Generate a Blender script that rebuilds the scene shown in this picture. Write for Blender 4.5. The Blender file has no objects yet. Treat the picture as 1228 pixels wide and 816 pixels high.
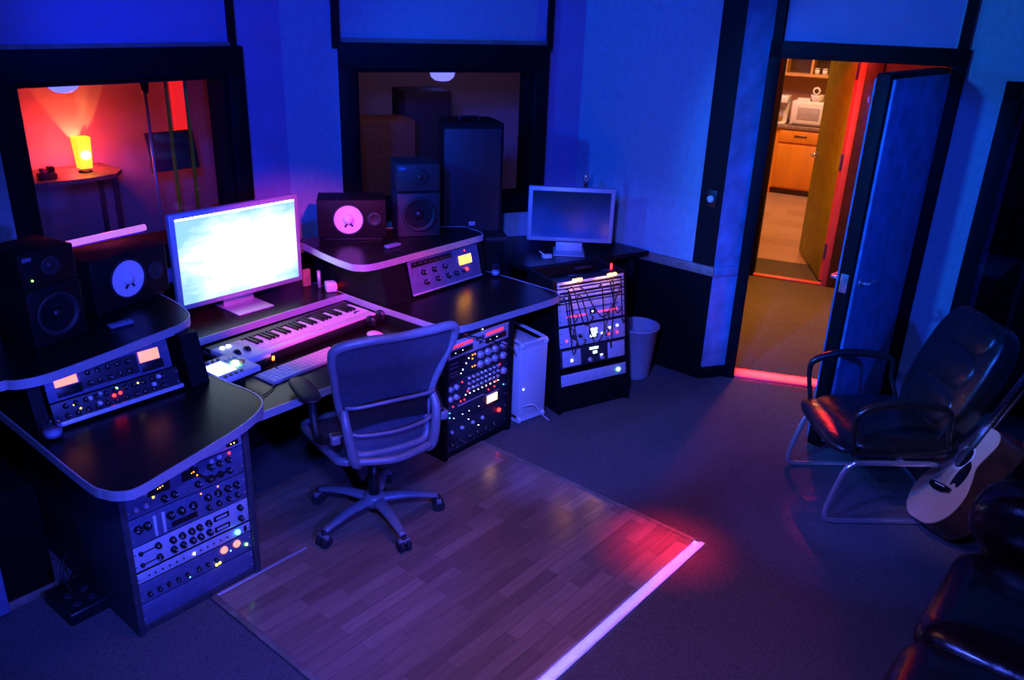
import bpy, bmesh, math, random
from mathutils import Vector, Matrix
random.seed(4)
PI = math.pi
def R(d): return math.radians(d)
scn = bpy.context.scene
col = bpy.data.collections.new('studio'); scn.collection.children.link(col)

# ------------------------------------------------------------------ materials
MATS = {}
def nt(name):
    m = bpy.data.materials.new(name); m.use_nodes = True
    t = m.node_tree; b = t.nodes['Principled BSDF']; MATS[name] = m
    return m, t, b
def mat(name, rgb, rough=.5, metal=0., var=.12, scale=30., bump=0., coat=0., emit=None, es=0., spec=.5, stretch=(1,1,1)):
    m, t, b = nt(name)
    tc = t.nodes.new('ShaderNodeTexCoord'); mp = t.nodes.new('ShaderNodeMapping'); mp.inputs['Scale'].default_value = stretch
    n = t.nodes.new('ShaderNodeTexNoise'); n.inputs['Scale'].default_value = scale; n.inputs['Detail'].default_value = 4
    r = t.nodes.new('ShaderNodeValToRGB')
    r.color_ramp.elements[0].position = .3; r.color_ramp.elements[1].position = .7
    r.color_ramp.elements[0].color = tuple(max(0, c*(1-var)) for c in rgb)+(1,)
    r.color_ramp.elements[1].color = tuple(min(1, c*(1+var)) for c in rgb)+(1,)
    L = t.links.new
    L(tc.outputs['Object'], mp.inputs['Vector']); L(mp.outputs['Vector'], n.inputs['Vector'])
    L(n.outputs['Fac'], r.inputs['Fac']); L(r.outputs['Color'], b.inputs['Base Color'])
    b.inputs['Roughness'].default_value = rough; b.inputs['Metallic'].default_value = metal
    b.inputs['Coat Weight'].default_value = coat; b.inputs['Specular IOR Level'].default_value = spec
    if bump:
        bp = t.nodes.new('ShaderNodeBump'); bp.inputs['Strength'].default_value = bump; bp.inputs['Distance'].default_value = .01
        L(n.outputs['Fac'], bp.inputs['Height']); L(bp.outputs['Normal'], b.inputs['Normal'])
    if emit:
        b.inputs['Emission Color'].default_value = emit+(1,); b.inputs['Emission Strength'].default_value = es
    return m
def glow(name, rgb, s):
    m, t, b = nt(name)
    b.inputs['Base Color'].default_value = tuple(c*.3 for c in rgb)+(1,)
    b.inputs['Emission Color'].default_value = rgb+(1,); b.inputs['Emission Strength'].default_value = s
    b.inputs['Roughness'].default_value = .3
    return m
mat('wall_fabric', (.24, .36, .40), .9, var=.10, scale=34, bump=.25, stretch=(1,1,.6))
mat('wall_smooth', (.26, .24, .42), .85, var=.08, scale=5)
mat('wainscot', (.004, .004, .004), .8, var=.3, scale=20, spec=.1)
mat('blue_paint', (.10, .24, .42), .45, var=.3, scale=9)
mat('black_paint', (.004, .004, .005), .6, var=.2, scale=8, spec=.15)
mat('rail_wood', (.20, .16, .13), .5, var=.3, scale=20)
mat('ceiling', (.08, .08, .09), .95)
mat('laminate', (.008, .007, .006), .30, var=.3, scale=40, spec=.28)
mat('cabinet_black', (.005, .005, .006), .55, var=.2, spec=.2)
mat('rack_side', (.05, .05, .06), .5, var=.2)
mat('edge_metal', (.62, .62, .66), .42, .45, var=.06, scale=60)
mat('aluminium', (.46, .46, .50), .42, .35, var=.04, scale=80)
mat('bright_aluminium', (.80, .80, .84), .45, .2, var=.04, scale=80)
mat('chrome', (.75, .75, .78), .2, .8, var=.03)
mat('plastic_white', (.72, .72, .74), .4, var=.04)
mat('plastic_black', (.010, .010, .011), .38, var=.2)
mat('rubber', (.018, .018, .019), .8)
mat('panel_light', (.66, .66, .72), .4, .2, var=.08)
mat('panel_blue', (.13, .15, .26), .45, .2, var=.15)
mat('panel_dark', (.030, .032, .045), .45, .1, var=.2)
mat('knob_black', (.010, .010, .012), .4)
mat('knob_grey', (.50, .48, .52), .35, .3)
mat('leather', (.011, .010, .010), .30, var=.3, scale=26, bump=.35, coat=.15)
mat('sofa_leather', (.020, .007, .007), .26, var=.3, scale=12, bump=.5, coat=.2)
mat('chair_frame', (.22, .23, .27), .42, .2, var=.1)
mat('chair_pad', (.014, .013, .013), .5, var=.2)
mat('bin_plastic', (.35, .36, .40), .45, var=.05)
mat('spruce', (.60, .43, .30), .42, var=.10, scale=22, stretch=(9, .6, 1), coat=.2)
mat('dark_wood', (.055, .025, .015), .35, var=.3, scale=18, coat=.2)
mat('pick_guard', (.010, .008, .008), .2)
mat('orange_wood', (.70, .27, .02), .4, var=.12, scale=6, stretch=(1, 1, .2))
mat('cream_paint', (.50, .26, .08), .6, var=.08)
mat('yellow_door', (.36, .42, .0), .5, var=.2, scale=8)
mat('red_jamb', (.62, .10, .12), .5, var=.12, scale=6)
mat('hinge_metal', (.12, .07, .30), .4, .4)
mat('counter', (.24, .16, .13), .25, var=.2)
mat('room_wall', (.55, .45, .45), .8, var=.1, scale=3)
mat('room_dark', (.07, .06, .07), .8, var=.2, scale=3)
mat('speaker_box', (.007, .006, .006), .55, var=.2, spec=.2)
mat('speaker_grey', (.028, .028, .032), .55, var=.15)
mat('cone_white', (.80, .78, .80), .6, var=.03)
mat('cone_dark', (.018, .018, .020), .6)
mat('kraft', (.36, .17, .09), .8, var=.2)
mat('candle_wax', (.55, .60, .70), .4)
mat('cable_black', (.012, .012, .013), .5)
mat('cable_white', (.75, .75, .78), .4)
mat('cushion_blue', (.14, .18, .30), .8, var=.15)
mat('mesh_fabric', (.06, .065, .09), .55, var=.2, scale=60)
glow('led_red', (1, .015, .015), 9); glow('led_green', (.25, 1, .10), 10); glow('led_orange', (1, .22, .02), 5)
glow('led_yellow', (1, .75, .05), 10); glow('led_white', (.75, .85, 1), 8); glow('led_cyan', (.1, .7, 1), 6)
glow('vu_pink', (1, .22, .18), 2.2); glow('vu_orange', (1, .36, .03), 9); glow('vu_warm', (1, .50, .25), 6)
glow('lamp_orange', (1, .38, .05), 30); glow('screen_small', (.7, .8, 1), 2.6); glow('red_button', (1, .03, .08), 1.6)
glow('digits', (.7, .95, 1), 3); glow('violet_reflection', (.70, .22, .95), 1.15); glow('violet_reflection_rim', (.10, .01, .8), .9)
glow('dome_reflection_glow', (.16, .16, 1), 2.2); glow('red_lit_glow', (1, .015, .01), 1.0)

def glassmat(name, refl, tint=(1, 1, 1)):
    m, t, b = nt(name); t.nodes.remove(b)
    o = t.nodes['Material Output']; tr = t.nodes.new('ShaderNodeBsdfTransparent'); gl = t.nodes.new('ShaderNodeBsdfGlossy')
    tr.inputs['Color'].default_value = tint+(1,)
    gl.inputs['Roughness'].default_value = .02; mx = t.nodes.new('ShaderNodeMixShader')
    lw = t.nodes.new('ShaderNodeLayerWeight'); lw.inputs['Blend'].default_value = .2
    ma = t.nodes.new('ShaderNodeMath'); ma.operation = 'MULTIPLY_ADD'; ma.inputs[1].default_value = .25; ma.inputs[2].default_value = refl
    t.links.new(lw.outputs['Fresnel'], ma.inputs[0]); t.links.new(ma.outputs[0], mx.inputs[0])
    t.links.new(tr.outputs[0], mx.inputs[1]); t.links.new(gl.outputs[0], mx.inputs[2]); t.links.new(mx.outputs[0], o.inputs['Surface'])
glassmat('window_glass', .045, (.92, .92, .92)); glassmat('jar_glass', .12, (.9, .92, 1))

def carpet():
    m, t, b = nt('carpet'); L = t.links.new
    tc = t.nodes.new('ShaderNodeTexCoord')
    w1 = t.nodes.new('ShaderNodeTexVoronoi'); w1.inputs['Scale'].default_value = 150
    n2 = t.nodes.new('ShaderNodeTexNoise'); n2.inputs['Scale'].default_value = 2.2; n2.inputs['Detail'].default_value = 5
    L(tc.outputs['Object'], w1.inputs['Vector']); L(tc.outputs['Object'], n2.inputs['Vector'])
    r = t.nodes.new('ShaderNodeValToRGB'); r.color_ramp.elements[0].color = (.18, .16, .165, 1); r.color_ramp.elements[1].color = (.10, .092, .095, 1)
    r.color_ramp.elements[0].position = .1; r.color_ramp.elements[1].position = .8
    mx = t.nodes.new('ShaderNodeMixRGB'); mx.blend_type = 'MULTIPLY'; mx.inputs[0].default_value = .35
    L(w1.outputs['Distance'], r.inputs['Fac']); L(r.outputs['Color'], mx.inputs[1]); L(n2.outputs['Fac'], mx.inputs[2]); L(mx.outputs[0], b.inputs['Base Color'])
    bp = t.nodes.new('ShaderNodeBump'); bp.inputs['Strength'].default_value = .6; bp.inputs['Distance'].default_value = .004
    L(w1.outputs['Distance'], bp.inputs['Height']); L(bp.outputs['Normal'], b.inputs['Normal'])
    b.inputs['Roughness'].default_value = .95; b.inputs['Specular IOR Level'].default_value = .15
carpet()
def planks(name, c1, c2, cm, bw, rh, rough, scale=1.):
    m, t, b = nt(name); L = t.links.new
    tc = t.nodes.new('ShaderNodeTexCoord')
    br = t.nodes.new('ShaderNodeTexBrick'); br.inputs['Scale'].default_value = scale
    br.inputs['Brick Width'].default_value = bw; br.inputs['Row Height'].default_value = rh; br.inputs['Mortar Size'].default_value = .0012
    br.inputs['Color1'].default_value = c1+(1,); br.inputs['Color2'].default_value = c2+(1,); br.inputs['Mortar'].default_value = cm+(1,)
    br.offset = .37; br.inputs['Bias'].default_value = 0
    mp = t.nodes.new('ShaderNodeMapping'); mp.inputs['Scale'].default_value = (3, 40, 3)
    n = t.nodes.new('ShaderNodeTexNoise'); n.inputs['Scale'].default_value = 1.5; n.inputs['Detail'].default_value = 6
    L(tc.outputs['Object'], br.inputs['Vector']); L(tc.outputs['Object'], mp.inputs['Vector']); L(mp.outputs['Vector'], n.inputs['Vector'])
    mx = t.nodes.new('ShaderNodeMixRGB'); mx.blend_type = 'MULTIPLY'; mx.inputs[0].default_value = .55
    L(br.outputs['Color'], mx.inputs[1]); L(n.outputs['Fac'], mx.inputs[2]); L(mx.outputs[0], b.inputs['Base Color'])
    b.inputs['Roughness'].default_value = rough
    bp = t.nodes.new('ShaderNodeBump'); bp.inputs['Strength'].default_value = .12; bp.inputs['Distance'].default_value = .003
    L(n.outputs['Fac'], bp.inputs['Height']); L(bp.outputs['Normal'], b.inputs['Normal'])
planks('wood_floor', (.46, .29, .22), (.27, .16, .12), (.22, .13, .10), .42, .062, .22)
planks('kitchen_floor_mat', (.62, .42, .30), (.46, .29, .19), (.3, .2, .16), .5, .3, .3)

def screen():
    m, t, b = nt('screen_sky'); L = t.links.new
    tc = t.nodes.new('ShaderNodeTexCoord'); mp = t.nodes.new('ShaderNodeMapping'); mp.inputs['Scale'].default_value = (2.2, 1, 6.5)
    n = t.nodes.new('ShaderNodeTexNoise'); n.inputs['Scale'].default_value = 2.; n.inputs['Detail'].default_value = 7; n.inputs['Roughness'].default_value = .6
    L(tc.outputs['Object'], mp.inputs['Vector']); L(mp.outputs['Vector'], n.inputs['Vector'])
    # the picture on the screen: sky at the corners, blown-out cloud in the middle
    sx = t.nodes.new('ShaderNodeSeparateXYZ'); L(tc.outputs['Object'], sx.inputs[0])
    def M(op, a, b_):
        q = t.nodes.new('ShaderNodeMath'); q.operation = op
        for i, v in enumerate((a, b_)):
            if isinstance(v, (int, float)): q.inputs[i].default_value = v
            else: L(v, q.inputs[i])
        return q.outputs[0]
    dx = M('DIVIDE', M('SUBTRACT', sx.outputs[0], .05), .42); dz = M('DIVIDE', M('SUBTRACT', sx.outputs[2], .28), .26)
    rr = M('ADD', M('MULTIPLY', dx, dx), M('MULTIPLY', dz, dz))
    f = M('ADD', M('MULTIPLY', n.outputs['Fac'], .9), M('MULTIPLY', rr, -.42))
    r = t.nodes.new('ShaderNodeValToRGB')
    r.color_ramp.elements[0].position = -.0; r.color_ramp.elements[0].color = (.22, .45, .85, 1)
    r.color_ramp.elements[1].position = .42; r.color_ramp.elements[1].color = (.95, .98, 1, 1)
    e = r.color_ramp.elements.new(.2); e.color = (.50, .72, .95, 1)
    L(f, r.inputs['Fac'])
    b.inputs['Base Color'].default_value = (.02, .02, .02, 1); b.inputs['Roughness'].default_value = .3
    L(r.outputs['Color'], b.inputs['Emission Color']); b.inputs['Emission Strength'].default_value = 1.7
screen()
def screen2():
    m, t, b = nt('screen_blue'); L = t.links.new
    tc = t.nodes.new('ShaderNodeTexCoord'); sx = t.nodes.new('ShaderNodeSeparateXYZ'); L(tc.outputs['Object'], sx.inputs[0])
    n = t.nodes.new('ShaderNodeTexNoise'); n.inputs['Scale'].default_value = 5; L(tc.outputs['Object'], n.inputs['Vector'])
    mr = t.nodes.new('ShaderNodeMapRange'); mr.inputs[1].default_value = .36; mr.inputs[2].default_value = .08
    L(sx.outputs[2], mr.inputs[0])
    mu = t.nodes.new('ShaderNodeMath'); mu.operation = 'MULTIPLY'; L(mr.outputs[0], mu.inputs[0]); L(n.outputs['Fac'], mu.inputs[1])
    r = t.nodes.new('ShaderNodeValToRGB'); r.color_ramp.elements[0].color = (.0, .004, .05, 1); r.color_ramp.elements[1].color = (.0, .02, .55, 1)
    r.color_ramp.elements[1].position = .75
    L(mu.outputs[0], r.inputs['Fac']); L(r.outputs['Color'], b.inputs['Emission Color']); b.inputs['Emission Strength'].default_value = 1.3
    b.inputs['Base Color'].default_value = (.01, .01, .02, 1); b.inputs['Roughness'].default_value = .25
screen2()

# ------------------------------------------------------------------ mesh builder
class MB:
    def __init__(s): s.bm = bmesh.new(); s.m = []
    def _mi(s, name):
        if name not in s.m: s.m.append(name)
        return s.m.index(name)
    def _tag(s, faces, m, smooth=False):
        i = s._mi(m)
        for f in faces: f.material_index = i; f.smooth = smooth
    def box(s, x0, x1, y0, y1, z0, z1, m='plastic_black', bev=0., M=None, seg=2):
        b = bmesh.new(); bmesh.ops.create_cube(b, size=1)
        bmesh.ops.scale(b, vec=(abs(x1-x0), abs(y1-y0), abs(z1-z0)), verts=b.verts)
        bmesh.ops.translate(b, vec=((x0+x1)/2, (y0+y1)/2, (z0+z1)/2), verts=b.verts)
        if bev: bmesh.ops.bevel(b, geom=b.edges[:], offset=min(bev, .49*min(abs(x1-x0), abs(y1-y0), abs(z1-z0))), segments=seg, profile=.5, affect='EDGES', clamp_overlap=True)
        if M: bmesh.ops.transform(b, matrix=M, verts=b.verts)
        s.merge(b, m, bool(bev)); return s
    def merge(s, b, m, smooth=False):
        vm = {v: s.bm.verts.new(v.co) for v in b.verts}; fs = []
        for f in b.faces:
            try: fs.append(s.bm.faces.new([vm[v] for v in f.verts]))
            except ValueError: pass
        s._tag(fs, m, smooth); b.free()
    def cyl(s, p0, p1, r0, r1=None, m='plastic_black', n=20, cap=True, smooth=True):
        r1 = r0 if r1 is None else r1
        p0, p1 = Vector(p0), Vector(p1); d = (p1-p0).normalized()
        q = d.to_track_quat('Z', 'Y'); A = []; B = []
        for i in range(n):
            a = 2*PI*i/n; v = q @ Vector((math.cos(a), math.sin(a), 0))
            A.append(s.bm.verts.new(p0+v*r0)); B.append(s.bm.verts.new(p1+v*r1))
        fs = [s.bm.faces.new((A[i], A[(i+1) % n], B[(i+1) % n], B[i])) for i in range(n)]
        s._tag(fs, m, smooth)
        if cap: s._tag([s.bm.faces.new(A[::-1]), s.bm.faces.new(B)], m)
        return s
    def lathe(s, prof, c=(0, 0, 0), axis='Z', m='plastic_black', n=28, sx=1., sy=1., M=None):
        rings = []; c = Vector(c)
        for r, h in prof:
            ring = []
            for i in range(n):
                a = 2*PI*i/n; x, y = r*math.cos(a)*sx, r*math.sin(a)*sy
                v = Vector((x, y, h)) if axis == 'Z' else (Vector((x, h, y)) if axis == 'Y' else Vector((h, x, y)))
                if M: v = M @ v
                ring.append(s.bm.verts.new(c+v))
            rings.append(ring)
        fs = []
        for A, B in zip(rings, rings[1:]):
            fs += [s.bm.faces.new((A[i], A[(i+1) % n], B[(i+1) % n], B[i])) for i in range(n)]
        s._tag(fs, m, True)
        for ring, (r, h) in ((rings[0], prof[0]), (rings[-1], prof[-1])):
            if r > 1e-4: s._tag([s.bm.faces.new(ring)], m)
        return s
    def tube(s, pts, r, m='plastic_black', n=10, closed=False, smooth=True, sub=6, rad=None, flat=None):
        P = [Vector(p) for p in pts]; rs = rad or [r]*len(P)
        if smooth and len(P) > 2:
            Q = []; RR = []; N = len(P); last = N if closed else N-1
            for i in range(last):
                g = lambda k: P[k % N] if closed else P[max(0, min(N-1, k))]
                p0, p1, p2, p3 = g(i-1), g(i), g(i+1), g(i+2)
                for j in range(sub):
                    t = j/sub
                    Q.append(.5*((2*p1)+(p2-p0)*t+(2*p0-5*p1+4*p2-p3)*t*t+(3*p1-p0-3*p2+p3)*t**3))
                    RR.append(rs[i]*(1-t)+rs[(i+1) % N]*t)
            if not closed: Q.append(P[-1]); RR.append(rs[-1])
            P, rs = Q, RR
        N = len(P); rings = []; up = None
        for i, p in enumerate(P):
            a = P[(i-1) % N] if (closed or i > 0) else p; b = P[(i+1) % N] if (closed or i < N-1) else p
            d = (b-a).normalized()
            if up is None: up = Vector((0, 0, 1)) if abs(d.z) < .9 else Vector((0, 1, 0))
            side = d.cross(up).normalized(); up = side.cross(d).normalized()
            f = flat or 1.
            rings.append([s.bm.verts.new(p+(side*math.cos(2*PI*k/n)+up*math.sin(2*PI*k/n)*f)*rs[i]) for k in range(n)])
        fs = []
        pairs = list(zip(rings, rings[1:])) + ([(rings[-1], rings[0])] if closed else [])
        for A, B in pairs:
            fs += [s.bm.faces.new((A[k], A[(k+1) % n], B[(k+1) % n], B[k])) for k in range(n)]
        if not closed: fs += [s.bm.faces.new(rings[0][::-1]), s.bm.faces.new(rings[-1])]
        s._tag(fs, m, True); return s
    def prism(s, poly, z0, z1, m='plastic_black', mside=None, M=None):
        def T(x, y, z):
            v = Vector((x, y, z)); return M @ v if M else v
        A = [s.bm.verts.new(T(x, y, z0)) for x, y in poly]; B = [s.bm.verts.new(T(x, y, z1)) for x, y in poly]; n = len(poly)
        s._tag([s.bm.faces.new(A[::-1]), s.bm.faces.new(B)], m)
        s._tag([s.bm.faces.new((A[i], A[(i+1) % n], B[(i+1) % n], B[i])) for i in range(n)], mside or m)
        return s
    def grid(s, fn, nu, nv, m, th=None):
        V = [[s.bm.verts.new(fn(i/nu, j/nv)) for j in range(nv+1)] for i in range(nu+1)]
        s._tag([s.bm.faces.new((V[i][j], V[i+1][j], V[i+1][j+1], V[i][j+1])) for i in range(nu) for j in range(nv)], m, True)
        return s
    def puff(s, sx, sy, sz, c, m, p=.35, M=None, n=18):
        # superellipsoid cushion
        sg = lambda v, e: math.copysign(abs(v)**e, v); b = bmesh.new(); rows = []
        for i in range(n+1):
            ph = -PI/2+PI*i/n; row = []
            for j in range(2*n):
                th = 2*PI*j/(2*n)
                row.append(b.verts.new((sx*sg(math.cos(ph), p*1.4)*sg(math.cos(th), p), sy*sg(math.cos(ph), p*1.4)*sg(math.sin(th), p), sz*sg(math.sin(ph), .9))))
            rows.append(row)
        for A, B in zip(rows, rows[1:]):
            for j in range(2*n): b.faces.new((A[j], A[(j+1) % (2*n)], B[(j+1) % (2*n)], B[j]))
        bmesh.ops.remove_doubles(b, verts=b.verts, dist=1e-5)
        MM = Matrix.Translation(Vector(c)) @ (M or Matrix())
        bmesh.ops.transform(b, matrix=MM, verts=b.verts)
        s.merge(b, m, True); return s
    def mesh(s, name):
        bmesh.ops.recalc_face_normals(s.bm, faces=s.bm.faces)
        me = bpy.data.meshes.new(name); s.bm.to_mesh(me); s.bm.free()
        for k in s.m: me.materials.append(MATS[k])
        return me
    def build(s, name, parent=None, loc=None, rot=None):
        o = bpy.data.objects.new(name, s.mesh(name)); col.objects.link(o)
        if parent: o.parent = parent
        if loc is not None: o.location = loc
        if rot is not None: o.rotation_euler = rot
        return o
def tag(o, label=None, cat=None, group=None, kind=None):
    if label: o['label'] = label
    if cat: o['category'] = cat
    if group: o['group'] = group
    if kind: o['kind'] = kind
    return o
def thing(name, label, cat, loc=(0, 0, 0), rot=(0, 0, 0), group=None):
    o = bpy.data.objects.new(name, None); col.objects.link(o); o.empty_display_size = .1
    o.location = loc; o.rotation_euler = rot
    return tag(o, label, cat, group)
def struct(o): o['kind'] = 'structure'; return o
def copy_tree(o, parent=None):
    c = o.copy(); col.objects.link(c)
    if parent: c.parent = parent
    for ch in [x for x in bpy.data.objects if x.parent == o]: copy_tree(ch, c)
    return c
def inst(name, me, parent, loc, rot=None, scale=None):
    o = bpy.data.objects.new(name, me); col.objects.link(o); o.parent = parent; o.location = loc
    if rot: o.rotation_euler = rot
    if scale: o.scale = scale
    return o

# ------------------------------------------------------------------ plan of the room (metres)
# the desk stands on its own axes: U to the right along its front, W away from the seat
AZ = 50.38; OX, OY = -.6, 3.3
ux, uy = math.cos(R(AZ)), math.sin(R(AZ))
def G(U, W, z=0.): return Vector((OX+U*ux-W*uy, OY+U*uy+W*ux, z))
RZ = R(AZ)
HT = 2.9

# floors
struct(MB().box(-4.2, 4.6, -2.6, 5.7, -.06, 0, 'carpet').build('floor'))
b = MB(); b.box(1.2, 4.2, 5.7, 8.2, -.06, -.0005, 'carpet'); struct(b.build('floor_hall'))
b = MB(); b.box(-2.2, 2.6, 0, 4.8, -.004, .001, 'kitchen_floor_mat')
struct(b.build('floor_kitchen', None, (2.41-.4, 8.055+.16, 0), (0, 0, R(-22))))
b = MB(); b.box(-5.2, 1.2, 5.7, 9.6, -.06, 0, 'carpet'); b.box(-5.6, -4.2, 2, 5.7, -.06, 0, 'carpet'); struct(b.build('floor_live_room'))
struct(MB().box(-6, 7, -2.7, 13.5, HT, HT+.05, 'ceiling').build('ceiling'))

# wooden inlay with its metal edge
fl = MB().box(-.80, .90, -1.20, .6, 0, .007, 'wood_floor').build('floor_inlay', None, G(0, 0), (0, 0, RZ)); struct(fl)
def trim(n, U0, W0, U1, W1, wd, h, m, z=0.):
    p0, p1 = G(U0, W0), G(U1, W1); L = (p1-p0).length
    o = MB().box(0, L, -wd/2, wd/2, z, z+h, m, .002).build('trim_%d' % n, None, p0, (0, 0, math.atan2(p1.y-p0.y, p1.x-p0.x)))
    return struct(o)
trim(1, .90, .16, .90, -1.21, .022, .012, 'rail_wood'); trim(2, .91, -1.205, -.81, -1.205, .05, .012, 'edge_metal')
trim(3, -.805, -1.2, -.805, .08, .028, .012, 'rail_wood'); trim(4, -.79, .075, -.35, .075, .016, .010, 'edge_metal')

def wall(name, p0, p1, th, cells, side=1):
    """panels in one mesh: cells = (s0, s1, z0, z1, material); side=+1 puts the thickness to the left of p0->p1"""
    p0, p1 = Vector((p0[0], p0[1], 0)), Vector((p1[0], p1[1], 0))
    b = MB()
    for s0, s1, z0, z1, m in cells: b.box(s0, s1, 0, th*side, z0, z1, m)
    return struct(b.build(name, None, p0, (0, 0, math.atan2(p1.y-p0.y, p1.x-p0.x))))
S01 = G(-1.75, 1.69); S12 = G(.823, 1.69); S23 = Vector((.40, 5.80, 0)); C3 = Vector((1.262, 5.088, 0)); D0 = Vector((1.44, 5.149, 0)); 
DA = R(-14.7); dd = Vector((math.cos(DA), math.sin(DA), 0))
# wall 1 (in front of the desk), p0 = left end; U runs -1.75 .. .823
def uu(U): return U+1.75
wall('wall_front', S01, S12, .16, [
    (0, uu(-.64), .78, HT, 'wall_fabric'), (uu(.46), uu(.823), .78, HT, 'wall_smooth'), (uu(-.64), uu(.46), 1.88, HT, 'wall_smooth'),
    (0, uu(.823), 0, .78, 'wainscot'), (uu(-.64), uu(.46), .78, .98, 'wall_smooth')])
L2 = (S23-S12).length; a2 = math.atan2(S23.y-S12.y, S23.x-S12.x)
w2a, w2b = L2-1.535, L2-.35
wall('wall_corner', S12, S23, .16, [
    (0, w2a, .78, HT, 'wall_fabric'), (w2b, L2, .78, HT, 'wall_smooth'), (w2a, w2b, 1.90, HT, 'wall_fabric'),
    (0, L2, 0, .78, 'wainscot'), (w2a, w2b, .78, 1.02, 'wall_fabric')])
L3 = (C3-S23).length
wall('wall_right', S23, C3, .14, [(0, L3-.155, .76, HT, 'wall_fabric'), (L3-.155, L3, .76, HT, 'black_paint'), (0, L3, 0, .76, 'wainscot')])
L4 = (D0-C3).length
wall('wall_return', C3, D0, .12, [(0, L4, .77, HT, 'blue_paint'), (0, L4, 0, .77, 'blue_paint')])
# door wall: s measured from D0
s_open0, s_open1 = .065, .975
far = 2.3
wall('wall_door', D0, D0+dd*far, .14, [
    (-.0, s_open0-.0, 0, HT, 'black_paint'), (s_open0, s_open1, 2.045, HT, 'wall_smooth'), (s_open1, 1.27, 0, HT, 'wall_fabric'),
    (1.27, 2.0, 1.98, HT, 'wall_fabric'), (2.0, far, 0, HT, 'wall_fabric')])
E0 = D0+dd*far
wall('wall_east', E0, (4.1, -2.4), .12, [(0, (Vector((4.1, -2.4, 0))-E0).length, 0, HT, 'wall_smooth')])
wall('wall_back', (4.1, -2.4), (-3.6, -2.4), .12, [(0, 7.7, 0, HT, 'wall_smooth')])
WL = (S01-Vector((-3.6, -2.4, 0))).length
wall('wall_left', (-3.6, -2.4), S01, .12, [(0, WL, 0, .78, 'wainscot'), (0, WL, .78, HT, 'wall_smooth')])

# battens above the frames
def batten(n, P, az, z0, z1, wd=.035, d=.03, m='black_paint'):
    struct(MB().box(-wd/2, wd/2, -d, 0, z0, z1, m).build('trim_%d' % n, None, P, (0, 0, az)))
batten(5, G(.50, 1.69), RZ, 2.0, HT); batten(6, G(-.72, 1.69), RZ, 2.0, HT)
u2 = Vector((math.cos(a2), math.sin(a2), 0))
batten(7, S12+u2*(w2a-.10), a2, 2.0, HT, .045); batten(8, S12+u2*(w2b+.09), a2, 2.0, HT)
batten(9, D0+dd*.035, DA, 2.10, HT, .04); batten(10, D0+dd*1.01, DA, 2.10, HT, .05)
# ledges over the windows
struct(MB().box(-.72, .50, -.022, 0, 2.01, 2.035, 'rail_wood').build('trim_11', None, G(0, 1.69), (0, 0, RZ)))
struct(MB().box(w2a-.1, w2b+.09, -.022, 0, 2.03, 2.06, 'rail_wood').build('trim_12', None, S12, (0, 0, a2)))
# chair rail and skirting
a3 = math.atan2(C3.y-S23.y, C3.x-S23.x)
struct(MB().box(.05, L3+.01, -.022, 0, .715, .775, 'rail_wood', .004).build('trim_13', None, S23, (0, 0, a3)))
a4 = math.atan2(D0.y-C3.y, D0.x-C3.x)
struct(MB().box(0, L4-.01, -.02, 0, .715, .775, 'blue_paint', .004).build('trim_14', None, C3, (0, 0, a4)))
struct(MB().box(0, L3+.008, -.016, 0, 0, .09, 'wainscot', .004).build('baseboard_right', None, S23, (0, 0, a3)))
struct(MB().box(0, L4, -.014, 0, 0, .08, 'black_paint', .004).build('baseboard_return', None, C3, (0, 0, a4)))

# window frames (deep black reveals) and panes
def window(n, P, az, s0, s1, z0, z1, fw=.11, proud=.035, th=.16, glow_in=None):
    b = MB(); f0, f1 = s0-fw, s1+fw; k = .0
    b.box(f0, f1, -proud, .02, z1, z1+.15, 'black_paint', .004); b.box(f0, f1, -proud, .02, z0-fw, z0, 'black_paint', .004)
    b.box(f0, s0, -proud, .02, z0-.01, z1+.01, 'black_paint', .004); b.box(s1, f1, -proud, .02, z0-.01, z1+.01, 'black_paint', .004)
    # reveal lining
    t = .02
    b.box(s0-.001, s0+t, 0, th, z0, z1, 'black_paint'); b.box(s1-t, s1+.001, 0, th, z0, z1, 'black_paint')
    b.box(s0, s1, 0, th, z1-t, z1+.001, 'black_paint'); b.box(s0, s1, 0, th, z0-.001, z0+t, 'black_paint')
    w = struct(b.build('window_%d' % n, None, P, (0, 0, az)))
    MB().box(s0+t, s1-t, .10, .106, z0+t, z1-t, 'window_glass').build('pane', w)
    return w
window(1, S01, RZ, uu(-.63), uu(.45), .98, 1.865, .10)
window(2, S12, a2, w2a+.01, w2b-.01, 1.06, 1.885, .10)

# door frame 1
b = MB()
b.box(-.005, s_open0, -.035, .16, 0, 2.13, 'black_paint', .004); b.box(s_open1, s_open1+.075, -.035, .16, 0, 2.12, 'black_paint', .004)
b.box(-.005, s_open1+.075, -.035, .16, 2.04, 2.135, 'black_paint', .004)
fr1 = struct(b.build('trim_15', None, D0, (0, 0, DA)))
struct(MB().box(s_open0, s_open1, -.025, .10, 0, .022, 'red_jamb', .004).build('trim_16', None, D0, (0, 0, DA)))

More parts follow.
